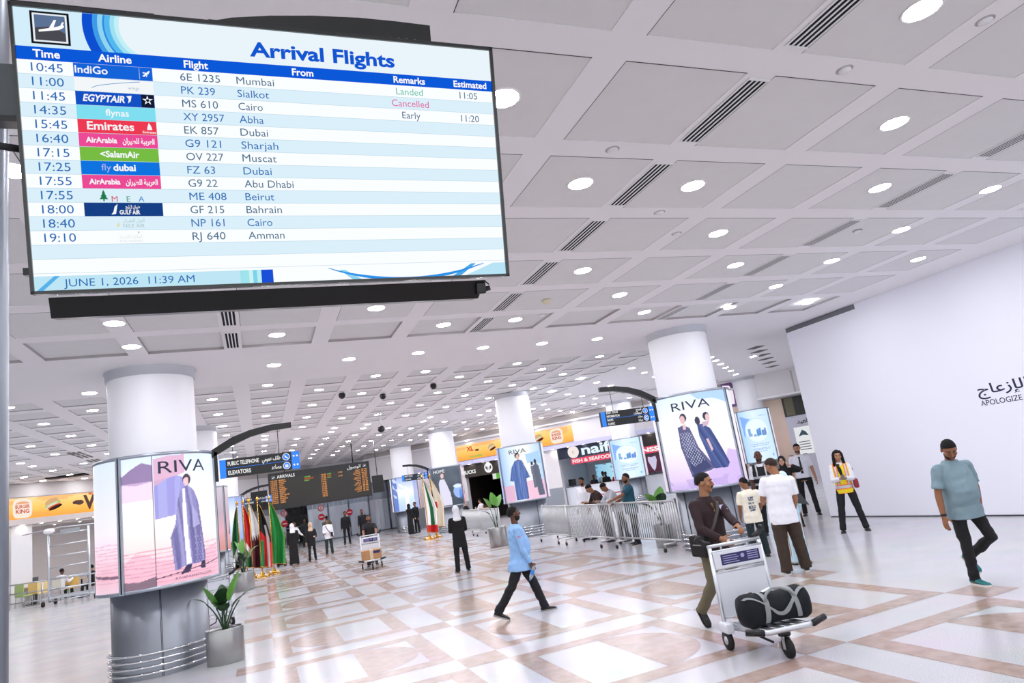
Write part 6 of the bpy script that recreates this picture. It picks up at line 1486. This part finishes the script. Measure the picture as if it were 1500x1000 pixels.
p = to_world(q, q['sp'](.02) + Vector((-.24, .0, .02))); t = thing('handbag', 'small dark red bag at the side of the woman in the yellow vest', 'bag', p, D(ph) - PI / 2); m = MB(); m.box((0, 0, 0), (.09, .24, .18), mat('bag_red', '#8e1c34', .5, var=.1), bev=.03); m.build('pouch', t); m = MB(); m.tube([(0, -.1, .08), (.0, -.04, .30), (.02, .04, .30), (0, .1, .08)], .008, mat('bag_red', '#8e1c34'), 6); m.build('strap', t)

# --- 5, 6 the man in white and the boy in cream
loc, ph = (7.52, 8.62), 62
q = person('man in a white tee and dark brown trousers seen from behind', loc, ph, 1.76, 'olive', .009, hyaw=40, hpitch=22, belly=.03, build=1.12, lean=3, side=5, legs=((2, 5, 2, 0), (-2, 3, 2, 0)), arms=((6, 8, 30, 10), (12, 10, 70, 20)), top='#ebebf2', sleeve='short', hem=-.22, bottom='#3a2d24', bw=1.45, shoes='#1b1b1d', sole='#d9d7d4', hair='short', hairc='#33251d')
loc, ph = (8.31, 10.31), 66
q = person('boy in a cream tee with blue lettering on the back', loc, ph, 1.44, 'brown', .009, hyaw=45, hpitch=18, legs=((2, 4, 2, 0), (-2, 4, 2, 0)), arms=((6, 10, 45, 10), (6, 10, 30, 10)), top='#ece5d2', sleeve='short', hem=-.20, bottom='#18262a', bw=1.2, shoes='#2a2a2c', hair='short', hairc='#0f0c0b', build=1.06, belly=.03)
BP = mat('print_navy', '#22406e', .7, var=.1)
def backprint(m, f):
    for k, (s_, y, w_) in enumerate((('JUMP', .10, .13), ('MAN', .055, .10), ('FLY', -.02, .13), ('BOLD', -.115, .15), ('JUMP', -.165, .12))): text(m, s_, f, BP, 0, y, .036 if k != 3 else .06, w=w_, align='C', bold=.04)
cast_flat(q, backprint, 'back_print', q['root'], q['sp'](.22) + Vector((0, -.3, 0)), (1, 0, 0), (0, 0, 1), (0, 1, 0))
# --- 7 guard in a dark vest
loc, ph = (10.50, 12.42), -130
q = person('bald guard in a black vest with grey bands over a white shirt', loc, ph, 1.84, 'dark', .010, hyaw=8, legs=((0, 5, 0, 0), (0, 5, 0, 0)), arms=((2, 9, 10, 4), (2, 9, 40, 20)), top='#e8e8ee', sleeve='short', bottom='#121214', hair='bald', hairc='#0d0b0a', beard='#15100e')
VB, VG = mat('vest_black', '#17181a', .8, var=.1), mat('vest_grey_band', '#c4c8cc', .4, .2, var=.05)
def gsel(C):
    i = np.zeros(len(C), int); z = C[:, 2]; i[(np.abs(z - .24) < .026) | (np.abs(z - .10) < .026)] = 1; i[(np.abs(np.abs(C[:, 0]) - .09) < .012) & (z > .25)] = 1; return i
vest(q, [VB, VG], gsel)
# --- 8, 9 woman on the phone and the uniformed man
loc, ph = (11.44, 12.76), -140
q = person('woman in a black abaya and scarf holding a phone to her ear', loc, ph, 1.62, 'fair', .010, legs=((2, 4, 0, 0), (-2, 4, 0, 0)), arms=((4, 8, 40, 10), ('to', -.19, .09, 1.38, (-.9, .1, -.6))), robe='#141417', scarf='#101013', hair=None, build=.95)
loc, ph = (13.18, 14.05), -134
q = person('man in a white uniform shirt, black tie and black trousers', loc, ph, 1.84, 'tan', .010, hyaw=-6, hpitch=6, legs=((0, 4, 0, 0), (4, 4, 4, 0)), arms=((2, 9, 12, 0), (6, 12, 14, 0)), top='#e6e7f2', sleeve='short', hem=-.06, bottom='#121215', shoes='#0d0d0f', hair='short', hairc='#0f0c0b', mous='#15100e', beard='#2a201c')
m = MB(); pts = []
bv = BVHTree.FromPolygons([v.co.copy() for v in q['top'].data.vertices], [tuple(p.vertices) for p in q['top'].data.polygons])
for z in np.linspace(.46, .06, 12):
    h_ = bv.ray_cast(q['sp'](z) + Vector((0, .6, 0)), Vector((0, -1, 0)))
    if h_[0] is not None: pts.append(h_[0] + Vector((0, .006, 0)))
m.tube(pts, [.026] + [.016 + .017 * k / len(pts) for k in range(1, len(pts))], BLACK, 8, flat=.3); m.build('tie', q['root'])
m = MB()
for sg in (1, -1): m.box(q['sp'](.435) + Vector((sg * .165, 0, .083)), (.10, .055, .014), BLACK, bev=.004)
m.build('epaulettes', q['root'])
# grey bag and pale blue figure behind the man in white
p = (7.95, 8.74, 1.06); t = thing('shoulder_bag', 'dark grey shoulder bag right of the man in the white tee', 'bag', p, D(60)); m = MB(); m.add([(-.03, -.17, -.13), (.05, -.17, -.13), (.04, -.02, .17), (-.02, -.02, .17), (-.03, .19, -.03), (.05, .19, -.03), (.04, .06, .16), (-.02, .06, .16)], [(0, 1, 2, 3), (4, 7, 6, 5), (0, 4, 5, 1), (3, 2, 6, 7), (1, 5, 6, 2), (0, 3, 7, 4)], mat('bag_grey', '#3b3e42', .6, var=.1)); m.build('pouch', t); m = MB(); m.tube([(0, -.02, .16), (0, 0, .30), (0, .05, .34), (0, .06, .16)], .01, BLACK, 6); m.build('strap', t)
q = person('person in a pale blue long dress behind the man in the white tee', (8.10, 9.10), 60, 1.48, 'tan', .012, robe='#bcdcea', scarf='#c9e2ec', arms=((4, 5, 30, 10), (4, 5, 30, 10)), hair=None, build=.85, shoes='#c9b9a8')

# --- 10 the woman in the black suit
loc, ph = (4.62, 16.95), 84
q = person('woman in a black suit and white headscarf seen from behind', loc, ph, 1.62, 'fair', .010, hpitch=8, legs=((1, 4, 0, 0), (-1, 4, 2, 0)), arms=((8, 8, 75, 25), (8, 8, 75, 25)), top='#121215', hem=-.30, bottom='#101013', bw=1.15, shoes='#101012', sole='#7d7a72', scarf='#ececf2', hair=None)

# --- at the barriers
q = person('man in a long white robe behind the barriers', (9.02, 18.5), 205, 1.82, 'brown', .012, hpitch=6, robe='#ecebf2', hair='short', hairc='#0e0c0b', beard='#1a1411', arms=((4, 8, 20, 6), (4, 8, 20, 6)))
q = person('man in a brown shirt bent over the barrier beside the white robe', (8.86, 17.1), 176, 1.72, 'olive', .012, lean=34, hpitch=40, arms=(('to', .16, .48, 1.12), ('to', -.16, .48, 1.12)), top='#33201c', bottom='#26262c', hair='short', hairc='#0c0a0a', legs=((-4, 4, 0, 0), (-4, 4, 0, 0)))
q = person('man in a pale grey shirt leaning on the barrier and looking down', (8.86, 16.3), 174, 1.70, 'brown', .012, lean=30, hpitch=42, hyaw=15, arms=(('to', .16, .52, 1.13), ('to', -.16, .52, 1.13)), top='#c3c6cc', bottom='#2b2b30', hair='short', hairc='#0c0a0a', legs=((-3, 4, 0, 0), (-8, 4, 0, 0)), shoes='#2a2a2c', sole='#cfcdc8', build=1.05)
q = person('bearded man in a teal tee with one hand on the barrier', (8.72, 15.32), 168, 1.77, 'brown', .010, hyaw=10, arms=(('to', .22, .36, 1.06), ('to', -.18, .58, 1.14)), top='#1d5163', sleeve='short', hem=-.20, bottom='#232326', hair='receding', hairc='#0e0c0b', beard='#15100e', legs=((-2, 4, 0, 0), (2, 4, 0, 0)), shoes='#2a2a2c', sole='#cfcdc8', belly=.03)

# --- far hall
FV = .016
q = person('man in a black tee pushing the far trolley with the cardboard box', (3.36, 23.42), -98, 1.66, 'brown', FV, arms=(('to', .2, .45, 1.0), ('to', -.2, .45, 1.0)), top='#18171a', sleeve='short', bottom='#1d1d22', hair='receding', hairc='#171210', beard='#2a201a', legs=((10, 3, 5, 0), (-14, 3, 10, 10)))
q = person('guard in a dark navy uniform, left of the pair walking', (4.44, 39.7), -95, 1.80, 'brown', FV, top='#15171f', bottom='#121319', hair='short', beard='#17120f', legs=((12, 3, 4, 0), (-10, 3, 6, 8)), arms=((-8, 8, 12, 0), (10, 8, 14, 0)))
q = person('guard in a dark navy uniform, right of the pair walking', (5.35, 39.6), -95, 1.76, 'brown', FV, top='#15171f', bottom='#121319', hair='short', beard='#17120f', legs=((-10, 3, 6, 8), (12, 3, 4, 0)), arms=((10, 8, 14, 0), (-8, 8, 12, 0)))
q = person('woman in black with a beige headscarf walking towards the camera', (1.98, 31.1), -92, 1.60, 'fair', FV, top='#141417', hem=-.28, bottom='#121215', scarf='#cdb49a', hair=None, legs=((10, 3, 4, 0), (-10, 3, 6, 8)), arms=((6, 8, 14, 0), (10, 10, 80, 20)))
q = person('man in a white shirt with a dark bag across his chest', (2.93, 33.8), -98, 1.62, 'brown', FV, top='#e9e8ee', hem=-.2, bottom='#20302c', bw=1.2, hair='short', arms=((8, 8, 70, 20), (6, 8, 20, 0)), belly=.03)
cl = q; m = MB(); m.tube([cl['sp'](.46) + Vector((.10, .12, 0)), cl['sp'](.25) + Vector((0, .18, 0)), cl['sp'](.05) + Vector((-.15, .16, 0))], .03, BLACK, 8, flat=.4); m.box(cl['sp'](.0) + Vector((-.2, .12, .0)), (.1, .2, .22), BLACK, bev=.02)
o = m.build('cross_bag', cl['root'])
q = person('man in an olive shirt and dark cap behind the man in the white shirt', (3.25, 37.6), 80, 1.74, 'brown', FV, top='#4b5340', bottom='#22242a', hair='short', hairc='#0e0c0b')
q = person('woman in a black abaya and white headscarf beside the green flag, left one', (.72, 31.3), 86, 1.68, 'fair', FV, robe='#111114', scarf='#efeff2', hair=None, arms=((4, 6, 20, 5), (4, 6, 20, 5)))
q = person('woman in a black abaya and white headscarf beside the green flag, right one', (1.22, 30.7), 92, 1.68, 'fair', FV, robe='#0f0f12', scarf='#f2f2f5', hair=None, arms=((4, 6, 20, 5), (4, 6, 20, 5)))
p = at(434, 814); q = person('person in a white top and black trousers behind the two women in black', (p.x, p.y), -60, 1.72, 'brown', FV, top='#e6e6ea', hem=-.2, bottom='#131316', hair='short', legs=((18, 3, 4, 0), (-18, 3, 8, 12)), arms=((4, 8, 60, 10), (30, 8, 30, 0)))
p = at(449, 801); q = person('person in black standing farther back near the gate opening', (p.x, p.y), -90, 1.72, 'dark', FV, top='#17181c', bottom='#131316', hair='short')
q = person('person in black by the white flowers, left of the pair', (7.78, 38.3), 30, 1.66, 'fair', FV, robe='#121216', scarf='#15151a', hair=None, arms=((4, 6, 40, 8), (80, 10, 30, 0)))
q = person('man in a black uniform by the white flowers, right of the pair', (8.22, 38.7), -150, 1.72, 'brown', FV, top='#14151a', bottom='#121318', hair='short')
# --- staff and customers in the shops
def at_wall(px, py, y): sx = rw(px, py)[0]; v = MR @ Vector((sx, y, 0)); return v.x, v.y
SDEG = math.degrees(AR_) - 90
for px, lab, c, hh, yy, hat in ((885, 'shop worker in a red shirt and black cap, left of the two in red', '#c01f33', 1.68, 1.75, 1), (891, 'shop worker in a red shirt and black cap, right of the two in red', '#c01f33', 1.70, 1.75, 1), (868, 'shop worker in a black shirt behind the food counter', '#17181b', 1.74, 1.9, 0), (861, 'cook in white behind the food counter', '#e6e8ec', 1.78, 2.2, 0), (850, 'customer in dark clothes at the left end of the food counter', '#20222a', 1.66, 1.8, 0)):
    q = person(lab, at_wall(px, 690, yy), SDEG, hh, 'dark', FV, top=c, sleeve='short', bottom='#16161a', hair='short', hairc='#0d0b0b')
    if hat: m = MB(); m.lathe([(.0, .135), (.06, .125), (.092, .07), (.094, .03)], BLACK, 18, M=q['HM']); m.box((0, .12, .035), (.13, .09, .012), BLACK, M=q['HM']); m.build('cap', q['root'])
def court_chair_at(pos, lab, rz, c='#3a2a20'):
    t = thing('cafe_chair', lab, 'chair', (pos[0], pos[1], 0), rz); mm = mat('chair_' + c, c, .5, var=.05)
    m = MB(); m.box((0, 0, .45), (.44, .44, .04), mm, bev=.012); m.build('seat', t); m = MB(); m.box((0, -.21, .70), (.44, .035, .46), mm, bev=.012); m.build('backrest', t)
    for sx in (-.19, .19):
        for sy in (-.19, .19): m = MB(); m.cyl((sx, sy, .43), (sx * 1.12, sy * 1.12, 0), .014, STEEL, 8); m.build('leg', t)
SITL = ((86, 6, 84, 0), (86, 6, 84, 0))
v = MR @ Vector((rw(718, 730)[0], -1.0, 0)); q = person('person in a white tee seated at the wooden coffee table', (v.x, v.y), math.degrees(AR_) + 180, 1.72, 'tan', FV, top='#e9e6ea', sleeve='short', bottom='#2a2c33', hair='short', legs=SITL, seat=.53, lean=16, arms=((40, 10, 50, 10), (40, 10, 50, 10))); court_chair_at(v, 'dark chair under the person in the white tee at the coffee shop', AR_ + PI / 2)
v = MR @ Vector((rw(695, 735)[0] - .1, -1.0, 0)); q = person('person in black seated at the left of the coffee table', (v.x, v.y), math.degrees(AR_), 1.66, 'fair', FV, top='#1a191c', bottom='#1a191c', hair='short', hairc='#7c6a58', legs=SITL, seat=.53, lean=10, arms=((40, 10, 50, 10), (40, 10, 50, 10))); court_chair_at(v, 'dark chair under the person in black at the coffee shop', AR_ - PI / 2)
v = MR @ Vector((2.55, 2.2, 0)); q = person('dark figure standing inside the coffee shop by the counter', (v.x, v.y), SDEG + 40, 1.72, 'tan', FV, top='#23202a', bottom='#17171a', hair='short')
for k, (x, y) in enumerate(((1.3, -.95), (1.5, -.75), (1.8, -1.0))):
    v = MR @ Vector((x, y, .755)); m = MB(); m.lathe([(.0005, 0), (.03, 0), (.04, .11), (.042, .115), (.0005, .115)], WHITE, 16); o = m.build('paper_cup'); o.location = v; tag(o, ('white paper cup on the coffee table, left one', 'white paper cup on the coffee table, middle one', 'white paper cup on the coffee table, right one')[k], 'cup')
p = atY(89, 868, 35.2); q = person('man in a white shirt seated behind the scaffold frame', (p.x, p.y), 60, 1.72, 'dark', FV, top='#e8e8ec', bottom='#24402f', hair='short', hairc='#0c0a0a', legs=SITL, seat=.53, lean=8, arms=((40, 10, 90, 0), (60, 20, 100, 0))); court_chair_at(p, 'pale chair under the man in the white shirt in the food court', D(60) - PI / 2, '#d8d4c8')
p = atY(137, 860, 34.5); q = person('person in dark clothes seated at the edge of the near poster drum', (p.x, p.y), 150, 1.66, 'tan', FV, top='#1c1c20', bottom='#1c1c20', hair='short', legs=SITL, seat=.53, lean=8); court_chair_at(p, 'dark chair under the person beside the near poster drum', D(150) - PI / 2)
